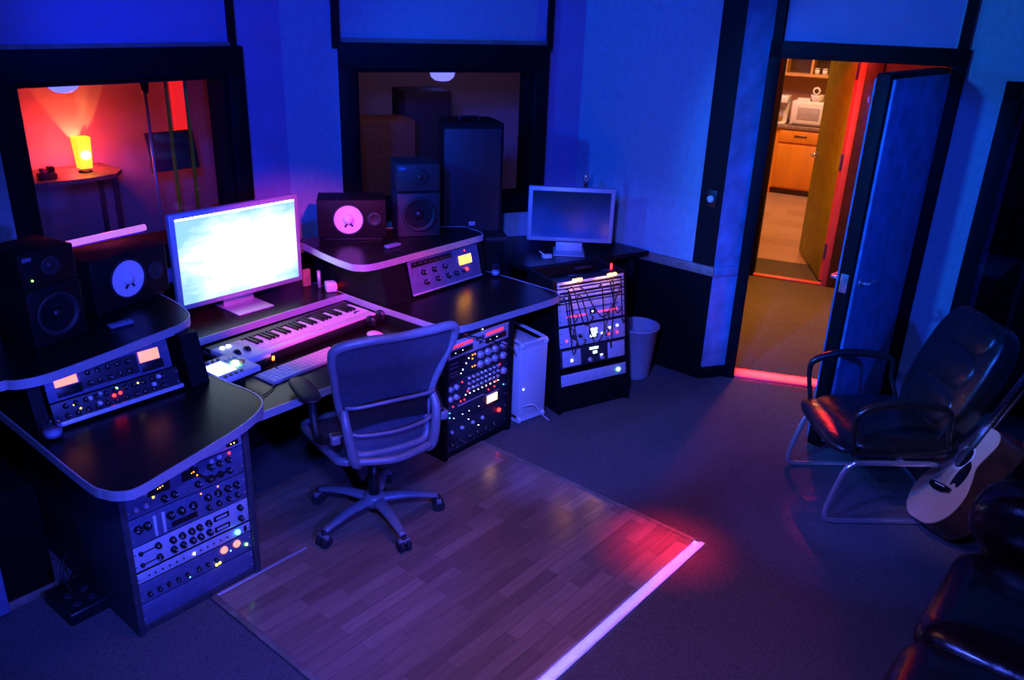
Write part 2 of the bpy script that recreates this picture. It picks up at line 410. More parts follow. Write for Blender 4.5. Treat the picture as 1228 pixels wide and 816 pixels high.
# door leaf, opened into the room; hinge at its local origin, x along the leaf, y = thickness
hinge = D0+dd*(s_open1-.01)+Vector((dd.y, -dd.x, 0))*.055
ba = R(228.5)
d1 = MB().box(0, .91, -.07, 0, .015, 2.035, 'black_paint', .006).build('door_1', None, hinge, (0, 0, ba)); struct(d1)
MB().box(.03, .885, 0, .018, .04, 2.01, 'blue_paint', .006).build('padded_face', d1)
MB().box(.03, .885, -.088, -.07, .04, 2.01, 'blue_paint', .006).build('padded_face', d1)
b = MB(); b.box(.905, .915, -.055, -.015, .93, 1.03, 'chrome', .001)
b.build('latch_plate', d1)
b = MB(); b.cyl((.83, .018, .98), (.83, .028, .98), .026, m='chrome'); b.cyl((.83, .028, .98), (.83, .06, .98), .009, m='chrome'); b.tube([(.83, .06, .98), (.79, .064, .98), (.72, .06, .978)], .009, 'chrome'); b.build('door_handle', d1)
b = MB(); b.cyl((.83, -.088, .98), (.83, -.098, .98), .026, m='chrome'); b.tube([(.83, -.098, .98), (.83, -.13, .98), (.79, -.135, .98), (.72, -.13, .978)], .009, 'chrome'); b.build('door_handle', d1)

# dark glazed booth door at the right
b = MB(); z0, z1, s0, s1 = 0, 1.98, 1.27, 2.0
for q in ((s0, s0+.09, z0, z1), (s1-.09, s1, z0, z1), (s0, s1, z1-.1, z1), (s0, s1, 0, .35)): b.box(q[0], q[1], -.02, .06, q[2], q[3], 'black_paint', .004)
b.box(s0+.33, s0+.35, -.005, .04, .35, 1.9, 'black_paint')
d2 = struct(b.build('door_2', None, D0, (0, 0, DA)))
MB().box(s0+.08, s1-.08, .02, .026, .3, 1.9, 'jar_glass').build('pane', d2)
bb = MB().box(s0-.1, s1+.1, .5, .55, 0, HT, 'wainscot'); struct(bb.build('wall_booth', None, D0, (0, 0, DA)))

# low fabric partition left of the desk
b = MB(); b.box(-.72, 0, 0, .3, 0, .50, 'wainscot', .005); b.box(-.66, -.2, -.006, 0, .10, .44, 'kraft', .002)
o = b.build('bass_trap', None, G(-1.20, .60), (0, 0, RZ)); tag(o, 'low dark brown fabric covered block on the carpet left of the desk', 'acoustic panel')
MB().box(-.72, 0, -.016, 0, 0, .035, 'rail_wood', .003).build('base_strip', o)
o = MB().box(-.45, -.2, -.03, 0, .02, .62, 'cushion_blue', .01).build('fabric_baffle', None, G(-1.19, .575), (0, 0, RZ))
tag(o, 'upright blue-lit fabric panel at the left edge beside the brown block', 'acoustic panel')

# ------------------------------------------------------------------ live room behind the first window
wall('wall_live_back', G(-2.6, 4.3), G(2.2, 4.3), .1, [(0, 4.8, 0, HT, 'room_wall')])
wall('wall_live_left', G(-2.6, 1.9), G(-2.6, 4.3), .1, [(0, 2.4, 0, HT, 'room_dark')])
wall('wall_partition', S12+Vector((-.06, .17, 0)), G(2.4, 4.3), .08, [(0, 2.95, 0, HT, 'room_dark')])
LT = G(.585, 3.95)
# red-lit strip of the back wall, its light put in as emission, dark boards
b = MB(); b.box(-.05, .05, -.04, 0, .9, HT, 'red_lit_glow'); 
tag(b.build('red_lit_strip', None, G(1.56, 4.28), (0, 0, RZ)), 'narrow upright strip of live room wall, its red light put in as glow', 'light')
# side table with lamp
t = thing('side_table', 'table with rounded front edge seen through the left window', 'table', G(.50, 3.95), (0, 0, RZ))
MB().prism([(-.62, .3), (-.62, -.12), (-.4, -.2), (0, -.24), (.22, -.2), (.34, -.05), (.34, .3)], .95, .98, 'rail_wood').build('tabletop', t)
for x, y in ((-.55, .22), (-.5, -.08), (.28, .22), (.26, -.08)): MB().cyl((x, y, 0), (x, y, .95), .02, m='room_dark').build('leg', t)
t = thing('table_lamp', 'glowing yellow square lamp on the table in the red live room', 'lamp', LT+Vector((0, 0, .98)), (0, 0, RZ))
MB().lathe([(.05, 0), (.05, .012), (.012, .02), (.012, .05)], m='dark_wood').build('base', t)
m, tt, bs = nt('shade_glow'); bs.inputs['Emission Color'].default_value = (1, .34, .01, 1); bs.inputs['Emission Strength'].default_value = 3.2; bs.inputs['Base Color'].default_value = (.9, .5, .1, 1)
m, tt, bs = nt('bulb_glow'); bs.inputs['Emission Color'].default_value = (1, .85, .2, 1); bs.inputs['Emission Strength'].default_value = 14
b = MB()
for a, c in (((-.068, -.062), (.068, -.062)), ((.068, -.062), (.068, .062)), ((.068, .062), (-.068, .062)), ((-.068, .062), (-.068, -.062))):
    z0, z1 = .03, .26
    vs = [b.bm.verts.new(p) for p in ((a[0]*.62, a[1]*.62, z0), (c[0]*.62, c[1]*.62, z0), (c[0]*.78, c[1]*.78, z1), (a[0]*.78, a[1]*.78, z1))]
    b._tag([b.bm.faces.new(vs)], 'shade_glow')
b.build('lamp_shade', t)
MB().lathe([(.001, -.035), (.03, -.02), (.036, 0), (.03, .025), (.001, .035)], (0, -.055, .13), m='bulb_glow', sy=.3).build('bright_spot', t)
b = MB(); b.box(-.06, .06, -.04, .04, 0, .05, 'dark_wood', .01); b.box(-.04, -.01, -.03, .03, .05, .08, 'red_jamb', .004); b.box(.01, .05, -.03, .03, .05, .09, 'dark_wood', .004)
tag(b.build('trinket_box', None, G(.27, 3.85, .98), (0, 0, RZ)), 'small dark box with knick-knacks on the table left of the glowing lamp', 'box')
b = thing('microphone_stand', 'tall thin microphone stand in the live room right of the lamp', 'microphone stand', G(.80, 3.3), (0, 0, RZ))
MB().cyl((0, 0, 0), (0, 0, .02), .13, m='plastic_black').build('base', b)
MB().cyl((0, 0, .02), (0, 0, 1.62), .010, m='edge_metal').build('pole', b)
MB().lathe([(.02, 0), (.028, .03), (.03, .10), (.022, .16), (.001, .17)], (0, 0, 1.6), m='plastic_black').build('microphone', b)
t = thing('music_stand', 'dark music stand in the live room before the red strip', 'music stand', G(1.18, 3.5), (0, 0, RZ))
MB().box(-.2, .2, -.01, .01, .98, 1.28, 'room_dark', .004).build('desk_plate', t, rot=(R(-12), 0, 0))
MB().cyl((0, .22, .1), (0, .22, 1.0), .012, m='room_dark').build('pole', t)
for k in range(3): MB().cyl((0, .22, .16), (.28*math.cos(2.1*k), .22+.28*math.sin(2.1*k), .0), .009, m='room_dark').build('leg', t)
o = MB().lathe([(.001, 0), (.06, .01), (.085, .06), (.08, .13), (.04, .19), (.02, .2), (.02, .3), (.001, .3)], m='orange_wood').build('hand_drum', None, G(1.18, 2.95, .80)); tag(o, 'small rounded wooden shaker on a stool behind the left window', 'shaker')
o = thing('stool', 'dark stool carrying the wooden shaker behind the left window', 'stool', G(1.18, 2.95), (0, 0, RZ))
MB().lathe([(.16, .77), (.17, .785), (.16, .80), (.001, .80)], m='room_dark').build('seat', o)
for k in range(4): MB().cyl((.12*math.cos(k*PI/2), .12*math.sin(k*PI/2), .77), (.18*math.cos(k*PI/2), .18*math.sin(k*PI/2), 0), .014, m='room_dark').build('leg', o)
# violet reflection in the pane, added as a glowing tube close behind it
t = thing('tube_reflection', 'violet reflection low in the left window, built as a glowing tube', 'light', G(-.20, 1.95, 1.02), (0, 0, RZ))
MB().tube([(-.25, 0, 0), (.22, 0, .02)], .018, 'violet_reflection', smooth=False).build('tube', t)
MB().tube([(-.215, .02, -.018), (.215, .02, .0)], .012, 'violet_reflection_rim', smooth=False).build('reflection_rim', t)
struct(MB().box(-1.0, .7, 1.86, 2.1, 0, .96, 'black_paint').build('trim_17', None, G(0, 0), (0, 0, RZ)))
# mullion strips in the second glazing frame, yellow light put into their colour
for n, U in ((18, .25), (19, .365)):
    struct(MB().box(U-.006, U+.006, 1.96, 1.98, 1.05, 1.95, 'yellow_door').build('trim_%d' % n, None, G(0, 0), (0, 0, RZ)))

# ------------------------------------------------------------------ dark room behind the second window
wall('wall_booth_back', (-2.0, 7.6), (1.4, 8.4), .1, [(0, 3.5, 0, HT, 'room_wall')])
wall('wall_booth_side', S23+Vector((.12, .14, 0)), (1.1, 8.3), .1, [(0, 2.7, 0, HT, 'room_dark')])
t = thing('dome_reflection', 'violet-blue lamp reflection at the top of the middle window, built as a glowing half dome', 'lamp', (-.67, 7.32, 1.64))  # lamp reflection in the glass, added as a hanging glowing bowl behind it
MB().lathe([(.001, 0), (.06, .008), (.095, .035), (.108, .075), (.108, .085)], m='dome_reflection_glow').build('bowl', t)
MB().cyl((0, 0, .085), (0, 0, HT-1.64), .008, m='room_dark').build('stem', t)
t = thing('dome_reflection', 'violet-blue lamp reflection at the top left of the left window, built as a glowing dome', 'lamp', G(.13, 3.0, 1.665))  # second reflection in the glass, likewise added as a hanging glowing bowl
MB().lathe([(.001, 0), (.05, .008), (.085, .035), (.10, .06)], m='dome_reflection_glow').build('bowl', t)
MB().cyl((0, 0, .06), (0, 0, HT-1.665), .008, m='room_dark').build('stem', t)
o = MB().box(-.55, .15, -.2, .2, 0, 1.38, 'kraft', .01).build('wooden_gobo', None, (-1.05, 6.9, 0), (0, 0, a2)); tag(o, 'brown wooden screen standing in the dark room behind the middle window', 'screen')
o = MB().box(-.3, .1, -.2, .2, 0, 1.58, 'room_dark', .01).build('equipment_crate', None, (-.75, 7.3, 0), (0, 0, a2)); tag(o, 'dark tall crate behind the brown wooden screen, middle window', 'crate')

# ------------------------------------------------------------------ hall and kitchen seen through the doorway
HA = R(-22); hd = Vector((math.cos(HA), math.sin(HA), 0)); hp = Vector((-hd.y, hd.x, 0))
H2 = Vector((2.222, 7.46, 0))      # left foot of the second doorway
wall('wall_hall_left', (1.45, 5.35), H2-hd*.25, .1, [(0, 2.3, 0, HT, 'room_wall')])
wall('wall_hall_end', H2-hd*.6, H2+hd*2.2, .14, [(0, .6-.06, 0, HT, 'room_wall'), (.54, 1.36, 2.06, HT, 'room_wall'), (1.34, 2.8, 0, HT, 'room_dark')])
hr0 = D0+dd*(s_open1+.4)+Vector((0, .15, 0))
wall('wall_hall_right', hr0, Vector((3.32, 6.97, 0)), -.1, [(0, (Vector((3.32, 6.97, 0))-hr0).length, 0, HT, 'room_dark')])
b = MB(); b.box(-.06, 0, -.03, .17, 0, 2.06, 'black_paint', .003); b.box(.60, .65, -.03, .10, 0, 2.06, 'red_jamb', .003); b.box(.65, .78, -.035, .10, 0, 2.06, 'dark_wood', .003)
b.box(-.06, .76, -.03, .17, 2.03, 2.1, 'red_jamb', .003)
struct(b.build('trim_20', None, H2, (0, 0, HA)))
struct(MB().box(0, .60, -.02, .05, 0, .014, 'red_jamb', .003).build('trim_21', None, H2, (0, 0, HA)))
yh = Vector((2.79, 7.34, 0)); ya = math.atan2(8.427-7.34, 2.927-2.79)
d3 = struct(MB().box(0, 1.02, -.045, 0, .015, 2.03, 'yellow_door', .004).build('door_3', None, yh, (0, 0, ya)))
b = MB(); b.box(-.004, 0, -.045, 0, .015, 2.03, 'red_jamb'); b.build('red_edge', d3)
for z in (.22, 1.02, 1.78): MB().box(-.010, -.003, -.043, .0, z, z+.14, 'hinge_metal', .002).build('door_hinge', d3)
b = MB(); b.cyl((.95, 0, 1.0), (.95, .012, 1.0), .028, m='chrome'); b.tube([(.95, .012, 1.0), (.95, .05, 1.0), (.91, .055, 1.0), (.85, .05, .995)], .010, 'chrome'); b.build('door_handle', d3)
# kitchen
KA = R(-27); kd = Vector((math.cos(KA), math.sin(KA), 0)); K0 = Vector((3.38, 11.27, 0))
wall('wall_kitchen', K0-kd*1.4+Vector((.27, .53, 0)), K0+kd*2.2+Vector((.27, .53, 0)), .1, [(0, 3.6, 0, HT, 'cream_paint')])
wall('wall_kitchen_left', H2-hd*.6, K0-kd*1.4+Vector((.27, .53, 0)), .1, [(0, 5, 0, HT, 'cream_paint')])
wall('wall_kitchen_right', H2+hd*2.2, K0+kd*2.2+Vector((.27, .53, 0)), -.1, [(0, 5, 0, HT, 'cream_paint')])
t = thing('base_cabinet', 'orange wooden kitchen cabinet with one drawer under the counter', 'cabinet', K0, (0, 0, KA))
b = MB(); b.box(.02, .62, 0, .55, .08, .86, 'orange_wood'); b.box(.02, .62, .05, .55, 0, .08, 'dark_wood'); b.build('body', t)
MB().box(.05, .60, -.018, 0, .10, .66, 'orange_wood', .004).build('door', t)
d = MB().box(.05, .60, -.018, 0, .69, .84, 'orange_wood', .004).build('drawer', t); MB().box(.24, .40, -.03, -.018, .77, .785, 'dark_wood', .003).build('handle', d)
t = thing('open_shelf_cabinet', 'orange kitchen cabinet with open dark shelves left of the closed one', 'cabinet', K0, (0, 0, KA))
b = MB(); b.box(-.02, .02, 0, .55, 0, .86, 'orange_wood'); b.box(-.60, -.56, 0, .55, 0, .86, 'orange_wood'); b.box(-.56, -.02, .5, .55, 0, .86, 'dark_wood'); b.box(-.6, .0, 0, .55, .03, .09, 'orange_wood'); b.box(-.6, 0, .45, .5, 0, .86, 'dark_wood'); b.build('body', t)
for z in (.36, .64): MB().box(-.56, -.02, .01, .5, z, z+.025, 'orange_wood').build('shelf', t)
tag(MB().box(-.6, 1.6, -.03, .57, .86, .90, 'counter', .004).build('countertop', None, K0, (0, 0, KA)), 'dark kitchen countertop running over the orange cabinets', 'countertop')
t = thing('base_cabinet', 'orange wooden cabinet hidden partly behind the open yellow door', 'cabinet', K0, (0, 0, KA))
MB().box(.64, 1.5, 0, .55, .08, .86, 'orange_wood').build('body', t); MB().box(.68, 1.2, -.018, 0, .10, .84, 'orange_wood', .004).build('door', t)
t = thing('microwave_oven', 'white microwave oven on the kitchen counter', 'microwave', K0+kd*.16+Vector((0, .06, .90)), (0, 0, KA))
MB().box(0, .54, .02, .40, .01, .31, 'plastic_white', .012).build('body', t)
b = MB(); b.box(.03, .40, .008, .02, .03, .29, 'plastic_white', .006); b.box(.08, .36, .004, .010, .08, .24, 'knob_grey', .004); b.build('door', t)
MB().box(.42, .52, .010, .02, .03, .29, 'plastic_white', .004).build('control_panel', t)
MB().lathe([(.05, 0), (.075, .03), (.085, .08), (.08, .085), (.05, .03), (.001, .02)], m='plastic_white').build('bowl', None, K0+kd*.46+Vector((.05, .2, 1.21))).name = 'mixing_bowl'
tag(bpy.data.objects['mixing_bowl'], 'small white bowl standing on top of the microwave', 'bowl')
b = MB(); b.lathe([(.045, -.012), (.05, 0), (.045, .012)], axis='Y', m='plastic_white'); b.lathe([(.028, -.016), (.028, -.012)], axis='Y', m='dark_wood'); 
o = b.build('sieve', None, K0+kd*.44+Vector((.05, .2, 1.34)), (0, 0, KA)); tag(o, 'round handled white strainer rising from the bowl over the microwave', 'strainer')
o = MB().box(0, .16, 0, .12, 0, .03, 'plastic_white', .004).build('napkin_pack', None, K0+kd*.2+Vector((.05, .15, 1.21)), (0, 0, KA)); tag(o, 'flat white packet lying on the left of the microwave top', 'packet')
t = thing('coffee_maker', 'pale coffee machine with glass jug left of the microwave', 'coffee maker', K0+kd*-.10+Vector((0, .05, .90)), (0, 0, KA))
b = MB(); b.box(0, .20, .12, .28, 0, .34, 'plastic_white', .01); b.box(0, .2, 0, .28, .27, .36, 'plastic_white', .012); b.box(0, .2, 0, .28, 0, .03, 'plastic_white', .008); b.build('body', t)
MB().lathe([(.05, .03), (.065, .06), (.07, .13), (.05, .2), (.05, .22)], (.09, .06, 0), m='jar_glass').build('jug', t)
MB().lathe([(.048, .035), (.06, .06), (.062, .09), (.001, .09)], (.09, .06, 0), m='orange_wood').build('coffee', t)
t = thing('wall_shelf', 'white two-level open wall shelf above the kitchen counter', 'shelf', K0+Vector((.10, .22, 1.5)), (0, 0, KA))
for z in (0, .34): MB().box(-.6, 1.4, 0, .28, z, z+.035, 'cream_paint', .003).build('board', t)
for x in (-.6, -.05, .28, 1.36): MB().box(x, x+.03, 0, .28, .035, .34, 'cream_paint').build('divider', t)
MB().box(-.6, 1.4, .26, .28, .03, .34, 'dark_wood').build('back_panel', t)
sp = [('tall jar with pale lid on the kitchen shelf, left of its pair', .36), ('short jar with pale lid on the kitchen shelf, middle', .46), ('jar with blue lid on the kitchen shelf nearest the yellow door', .57)]
for lb, x in sp:
    b = thing('spice_jar', lb, 'jar', K0+Vector((.10, .22, 1.535))+kd*x+Vector((.03, .08, 0)), group='jars on the kitchen shelf')
    MB().cyl((0, 0, 0), (0, 0, .06), .032, m='plastic_white').build('jar_body', b); MB().cyl((0, 0, .06), (0, 0, .08), .034, m='hinge_metal' if x > .5 else 'knob_grey').build('lid', b)

# ------------------------------------------------------------------ the desk
desk = thing('studio_desk', 'large black studio desk with metal-edged tops and racks built in', 'desk', G(0, 0), (0, 0, RZ))
def rounded(pts, k=5):
    """Chaikin corner cutting on a closed outline"""
    for _ in range(k):
        q = []
        for i in range(len(pts)):
            a, c = pts[i], pts[(i+1) % len(pts)]
            q += [(a[0]*.75+c[0]*.25, a[1]*.75+c[1]*.25), (a[0]*.25+c[0]*.75, a[1]*.25+c[1]*.75)]
        pts = q
    return pts
def top(name, poly, z, th=.028, parent=desk):
    return MB().prism(poly, z-th, z, 'laminate').build(name, parent)
def band(name, path, z, parent, th=.034, t=.005, m='edge_metal'):
    b = MB(); n = len(path); nr = []
    for i, p in enumerate(path):
        a = path[max(0, i-1)]; c = path[min(n-1, i+1)]
        dx, dy = c[0]-a[0], c[1]-a[1]; l = math.hypot(dx, dy) or 1; nr.append((dy/l, -dx/l))
    V = []
    for (x, y), (nx, ny) in zip(path, nr):
        V.append([b.bm.verts.new(q) for q in ((x, y, z-th), (x+nx*t, y+ny*t, z-th), (x+nx*t, y+ny*t, z+.002), (x, y, z+.002))])
    fs = []
    for A, B in zip(V, V[1:]):
        for k in range(4): fs.append(b.bm.faces.new((A[k], A[(k+1) % 4], B[(k+1) % 4], B[k])))
    fs += [b.bm.faces.new(V[0]), b.bm.faces.new(V[-1][::-1])]
    b._tag(fs, m, False); return b.build(name, parent)
def cr(P, sub=6):
    Q = []; N = len(P)
    for i in range(N-1):
        g = lambda k: P[max(0, min(N-1, k))]
        p0, p1, p2, p3 = g(i-1), g(i), g(i+1), g(i+2)
        for j in range(sub):
            t = j/sub
            Q.append(tuple(.5*((2*p1[c])+(p2[c]-p0[c])*t+(2*p0[c]-5*p1[c]+4*p2[c]-p3[c])*t*t+(3*p1[c]-p0[c]-3*p2[c]+p3[c])*t**3) for c in (0, 1)))
    return Q+[P[-1]]
fl_ = cr([(-1.22, 1.2), (-1.22, .6), (-1.222, .05), (-1.205, -.062), (-1.173, -.11), (-1.124, -.125), (-1.006, -.096), (-.817, -.044), (-.645, .009), (-.53, .07), (-.475, .135), (-.459, .235), (-.477, .392), (-.488, .536), (-.50, .80), (-.50, 1.2)])
top('left_top', fl_, .76); band('edge_band', fl_, .76, desk)
fr_ = cr([(.60, 1.2), (.60, .93), (.602, .676), (.615, .40), (.625, .26), (.658, .173), (.735, .13), (.966, .107), (1.214, .082), (1.384, .070), (1.45, .095), (1.48, .19), (1.48, .56), (1.47, .72), (1.44, .86), (1.05, 1.2)])
top('right_top', fr_, .76); band('edge_band', fr_, .76, desk)
MB().prism([(-.50, .885), (.60, .93), (.60, 1.40), (-.50, 1.40)], .732, .76, 'laminate').build('back_shelf', desk)
band('edge_band', [(-.50, .885), (.60, .93)], .76, desk)
MB().box(-.50, .60, .18, .95, .655, .68, 'laminate').build('keyboard_tray', desk); band('edge_band', [(-.50, .18), (.60, .18)], .68, desk)
MB().box(-.52, .62, 1.0, 1.03, 0, .73, 'cabinet_black').build('modesty_panel', desk)
sl = cr([(-1.28, 1.25), (-1.30, .56), (-1.26, .47), (-1.213, .438), (-1.13, .430), (-.932, .465), (-.698, .52), (-.569, .55), (-.498, .598), (-.461, .69), (-.439, .848), (-.43, 1.25)])
top('left_shelf', sl, 1.0); band('edge_band', sl, 1.0, desk)
sr = cr([(.54, 1.30), (.54, 1.191), (.503, .96), (.487, .767), (.506, .689), (.588, .650), (.884, .648), (1.15, .650), (1.387, .655), (1.45, .69), (1.47, .80), (1.44, .90), (1.0, 1.22)])
top('right_shelf', sr, 1.0); band('edge_band', sr, 1.0, desk)
# rack carcasses and turrets
def side(name, U0, U1, W0, W1, z0, z1, m='cabinet_black'): return MB().box(U0, U1, W0, W1, z0, z1, m, .003).build(name, desk)
for U0, U1 in ((-1.115, -1.09), (-.605, -.58)): side('rack_side', U0, U1, .075, .95, 0, .731, 'rack_side')
for U0, U1 in ((.60, .625), (1.11, 1.135)): side('rack_side', U0, U1, .15, .95, 0, .731, 'cabinet_black')
side('rack_back', -1.10, -.6, .93, .95, 0, .731); side('rack_back', .62, 1.12, .93, .95, 0, .731)
side('plinth', -1.10, -.6, .09, .12, 0, .035, 'rack_side'); side('plinth', .62, 1.12, .165, .2, 0, .035)
side('leg_panel', 1.41, 1.435, .62, .84, 0, .731)
def cheek(U0, U1, wf, wb=1.22):
    M = Matrix(((0, 0, 1, 0), (1, 0, 0, 0), (0, 1, 0, 0), (0, 0, 0, 1)))
    MB().prism([(wf-.04, .761), (wf+.02, .971), (wb, .971), (wb, .761)], U0, U1, 'cabinet_black', M=M).build('turret_side', desk)
cheek(-1.20, -1.155, .48); cheek(-.60, -.52, .48); cheek(.62, .79, .64); cheek(1.39, 1.41, .64, .86)
side('turret_back', -1.2, -.52, 1.2, 1.22, .761, .971); side('turret_back', .62, 1.02, 1.16, 1.18, .761, .971)

# ------------------------------------------------------------------ rack gear
ME = {}
def knob_mesh(r, d, m, ptr=None):
    k = ('knob', r, d, m, ptr)
    if k not in ME:
        b = MB(); b.lathe([(r*1.08, 0), (r, -.25*d), (r*.86, -d), (0.0005, -d*1.02)], axis='Y', m=m, n=16)
        if ptr: b.box(-r*.09, r*.09, -d*1.08, -d*.6, r*.1, r*.85, ptr)
        ME[k] = b.mesh('knob')
    return ME[k]
def led_mesh(r, m):
    k = ('led', r, m)
    if k not in ME: ME[k] = MB().lathe([(r, 0), (r*.9, -r*.6), (.0004, -r)], axis='Y', m=m, n=10).mesh('indicator_light')
    return ME[k]
def rack(label, U0, W0, z0, z1, w=.483, m='panel_dark', lean=0., rz=RZ, base=None, ears=True, depth=.3, name='rack_unit', cat='audio unit', group=None):
    P = base or G(U0, W0, z0)
    t = thing(name, label, cat, P, (R(-lean), 0, rz), group); h = z1-z0-.003
    b = MB(); b.box(0, w, -.004, 0, .0015, h, m, .0015); b.box(.02, w-.02, 0, depth, .004, h-.002, 'plastic_black')
    if ears:
        for x in (.008, w-.008):
            for z in ((.25*h, .75*h) if h > .06 else (.5*h,)): b.cyl((x, -.007, z), (x, -.004, z), .004, m='chrome', n=8)
    b.build('chassis', t)
    t['_w'] = w; return t, w, h
def knobs(t, w, h, xs, zs, r=.011, d=.016, m='knob_black', ptr='plastic_white'):
    me = knob_mesh(r, d, m, ptr)
    for z in zs:
        for x in xs: inst('knob', me, t, (x*w, -.004, z*h), (0, random.uniform(-2, 2), 0))
def leds(t, w, h, pts, m, r=.0035):
    for x, z in pts: inst('indicator_light', led_mesh(r, m), t, (x*w, -.004, z*h))
def plate(t, w, h, x0, x1, z0, z1, m, name='display', d=.003, bev=.0008):
    return MB().box(x0*w, x1*w, -.004-d, -.0035, z0*h, z1*h, m, bev).build(name, t)
# left rack, top to bottom
UL, WLk = -1.09, .092
t, w, h = rack('pale narrow unit with dark knobs and red lamp, topmost in left rack', UL, WLk, .675, .72, m='panel_light')
knobs(t, w, h, (.12, .2, .35, .44, .55, .66, .78), (.5,), .010); leds(t, w, h, ((.93, .45),), 'led_red', .007)
t, w, h = rack('pale blank-ended unit with yellow-green lamp, second in left rack', UL, WLk, .630, .675, m='panel_light')
knobs(t, w, h, (.08, .18, .30, .42), (.5,), .012); plate(t, w, h, .14, .28, .3, .5, 'plastic_black'); leds(t, w, h, ((.90, .5), (.93, .5)), 'led_yellow', .004); plate(t, w, h, .86, .97, .28, .75, 'plastic_black')
lab = ['dark processor unit with red and orange lamps, upper one in the left rack', 'dark twin fader unit with pale slider caps in the left rack']
t, w, h = rack(lab[0], UL, WLk, .505, .630, m='panel_blue')
knobs(t, w, h, (.07, .15), (.3, .75), .011, m='knob_grey'); knobs(t, w, h, (.3, .38, .58, .68), (.28,), .013); knobs(t, w, h, (.70, .78, .86), (.30, .7), .012)
plate(t, w, h, .18, .36, .52, .86, 'plastic_black'); plate(t, w, h, .46, .60, .55, .88, 'plastic_black')
leds(t, w, h, ((.28, .70), (.56, .76), (.585, .60)), 'led_orange', .0045); leds(t, w, h, ((.26, .68), (.30, .72), (.54, .74)), 'led_yellow', .0035); leds(t, w, h, ((.22, .46),), 'led_yellow', .004); leds(t, w, h, ((.88, .9),), 'led_red', .005)
inst('knob', knob_mesh(.010, .006, 'plastic_white', None), t, (.72*w, -.004, .86*h)); inst('knob', knob_mesh(.010, .006, 'plastic_white', None), t, (.79*w, -.004, .9*h))
t, w, h = rack(lab[1], UL, WLk, .385, .505, m='panel_blue')
knobs(t, w, h, (.07, .14, .33, .42, .52), (.62,), .015); knobs(t, w, h, (.65, .74, .83, .91), (.68,), .014); knobs(t, w, h, (.65, .74, .83, .91), (.28,), .010)
for x in (.19, .26): plate(t, w, h, x, x+.025, .1, .85, 'plastic_white', 'slider', .006, .002)
leds(t, w, h, ((.6, .9), (.75, .9)), 'led_orange', .003); plate(t, w, h, .33, .55, .15, .34, 'plastic_black')
t, w, h = rack('wide pale equalizer panel with two rows of black knobs, left rack', UL, WLk, .275, .385, m='panel_light')
knobs(t, w, h, (.32, .40, .48, .55, .63), (.30, .70), .013); knobs(t, w, h, (.20, .92), (.27, .75), .012)
for z in (.25, .72):
    plate(t, w, h, .06, .20, z-.03, z+.01, 'plastic_black', 'slot'); plate(t, w, h, .68, .82, z-.12, z+.1, 'plastic_black', 'display'); inst('knob', knob_mesh(.008, .01, 'knob_black', None), t, (.06*w, -.004, z*h))
    MB().box(.70*w, .80*w, -.009, -.006, (z-.05)*h, (z+.04)*h, 'panel_light').build('dial', t)
t, w, h = rack('slim bright silver strip unit with cyan lamp, left rack', UL, WLk, .222, .270, m='panel_light')
leds(t, w, h, ((.88, .5),), 'led_cyan', .011); leds(t, w, h, ((.48, .45),), 'led_white', .005)
for x in (.1, .15, .21, .27, .33, .39, .54, .60, .66, .72, .78): inst('knob', knob_mesh(.0035, .004, 'knob_black', None), t, (x*w, -.004, .5*h))
plate(t, w, h, .94, .965, .2, .8, 'plastic_black', 'switch')
t, w, h = rack('dark blue unit with two pink glowing round buttons, left rack', UL, WLk, .130, .220, m='panel_blue')
for x in (.74, .86): inst('button', MB().lathe([(.016, 0), (.015, -.006), (.001, -.008)], axis='Y', m='vu_pink', n=18).mesh('button'), t, (x*w, -.004, .72*h))
leds(t, w, h, ((.95, .42),), 'led_green', .006); leds(t, w, h, ((.66, .12), (.69, .14)), 'led_yellow', .005); leds(t, w, h, ((.42, .2), (.8, .5)), 'led_cyan', .003)
knobs(t, w, h, (.08, .16, .24, .32, .40, .5, .58, .66), (.42,), .008)
t, w, h = rack('plain dark blue blank panel at the bottom of the left rack', UL, WLk, .036, .130, m='panel_blue', name='blank_panel', cat='panel')

# right rack
UR, WR = .6265, .17
t, w, h = rack('dark narrow unit with red digits, topmost in right rack', UR, WR, .675, .725)
plate(t, w, h, .05, .55, .2, .8, 'plastic_black'); leds(t, w, h, [(.60+.04*i, .62) for i in range(8)], 'led_red', .004); leds(t, w, h, ((.03, .5), (.06, .3), (.28, .35), (.5, .6)), 'led_red', .004); leds(t, w, h, ((.40, .75), (.55, .2)), 'led_white', .004)
t, w, h = rack('pale unit with rows of small red buttons and two displays, right rack', UR, WR, .575, .675, m='panel_light')
for x0, n in ((.07, 8), (.62, 7)):
    for i in range(n): plate(t, w, h, x0+.042*i, x0+.042*i+.03, .62, .78, 'red_button', 'button')
for i in range(3): plate(t, w, h, .46+.045*i, .49+.045*i, .60, .76, 'panel_dark', 'button')
for x in (.06, .61): plate(t, w, h, x, x+.34, .18, .50, 'plastic_black'); leds(t, w, h, ((x+.07, .33), (x+.18, .36)), 'led_white', .004)
plate(t, w, h, .50, .55, .30, .50, 'panel_blue', 'switch')
t, w, h = rack('dark unit with eight large pale round knobs, right rack', UR, WR, .455, .575, m='panel_dark')
knobs(t, w, h, (.52, .64, .76), (.28, .76), .021, .02, 'knob_grey'); knobs(t, w, h, (.90,), (.24, .76), .021, .02, 'knob_grey')
leds(t, w, h, ((.40, .88), (.40, .7), (.40, .3), (.44, .88), (.44, .3)), 'led_orange', .004)
for z in (.2, .35, .6, .8): plate(t, w, h, .05, .17, z, z+.03, 'knob_grey', 'button'); leds(t, w, h, ((.22+.2*(z-.2), z),), 'led_white', .003)
t, w, h = rack('unit crowded with rows of small silver knobs, right rack', UR, WR, .325, .455, m='panel_dark')
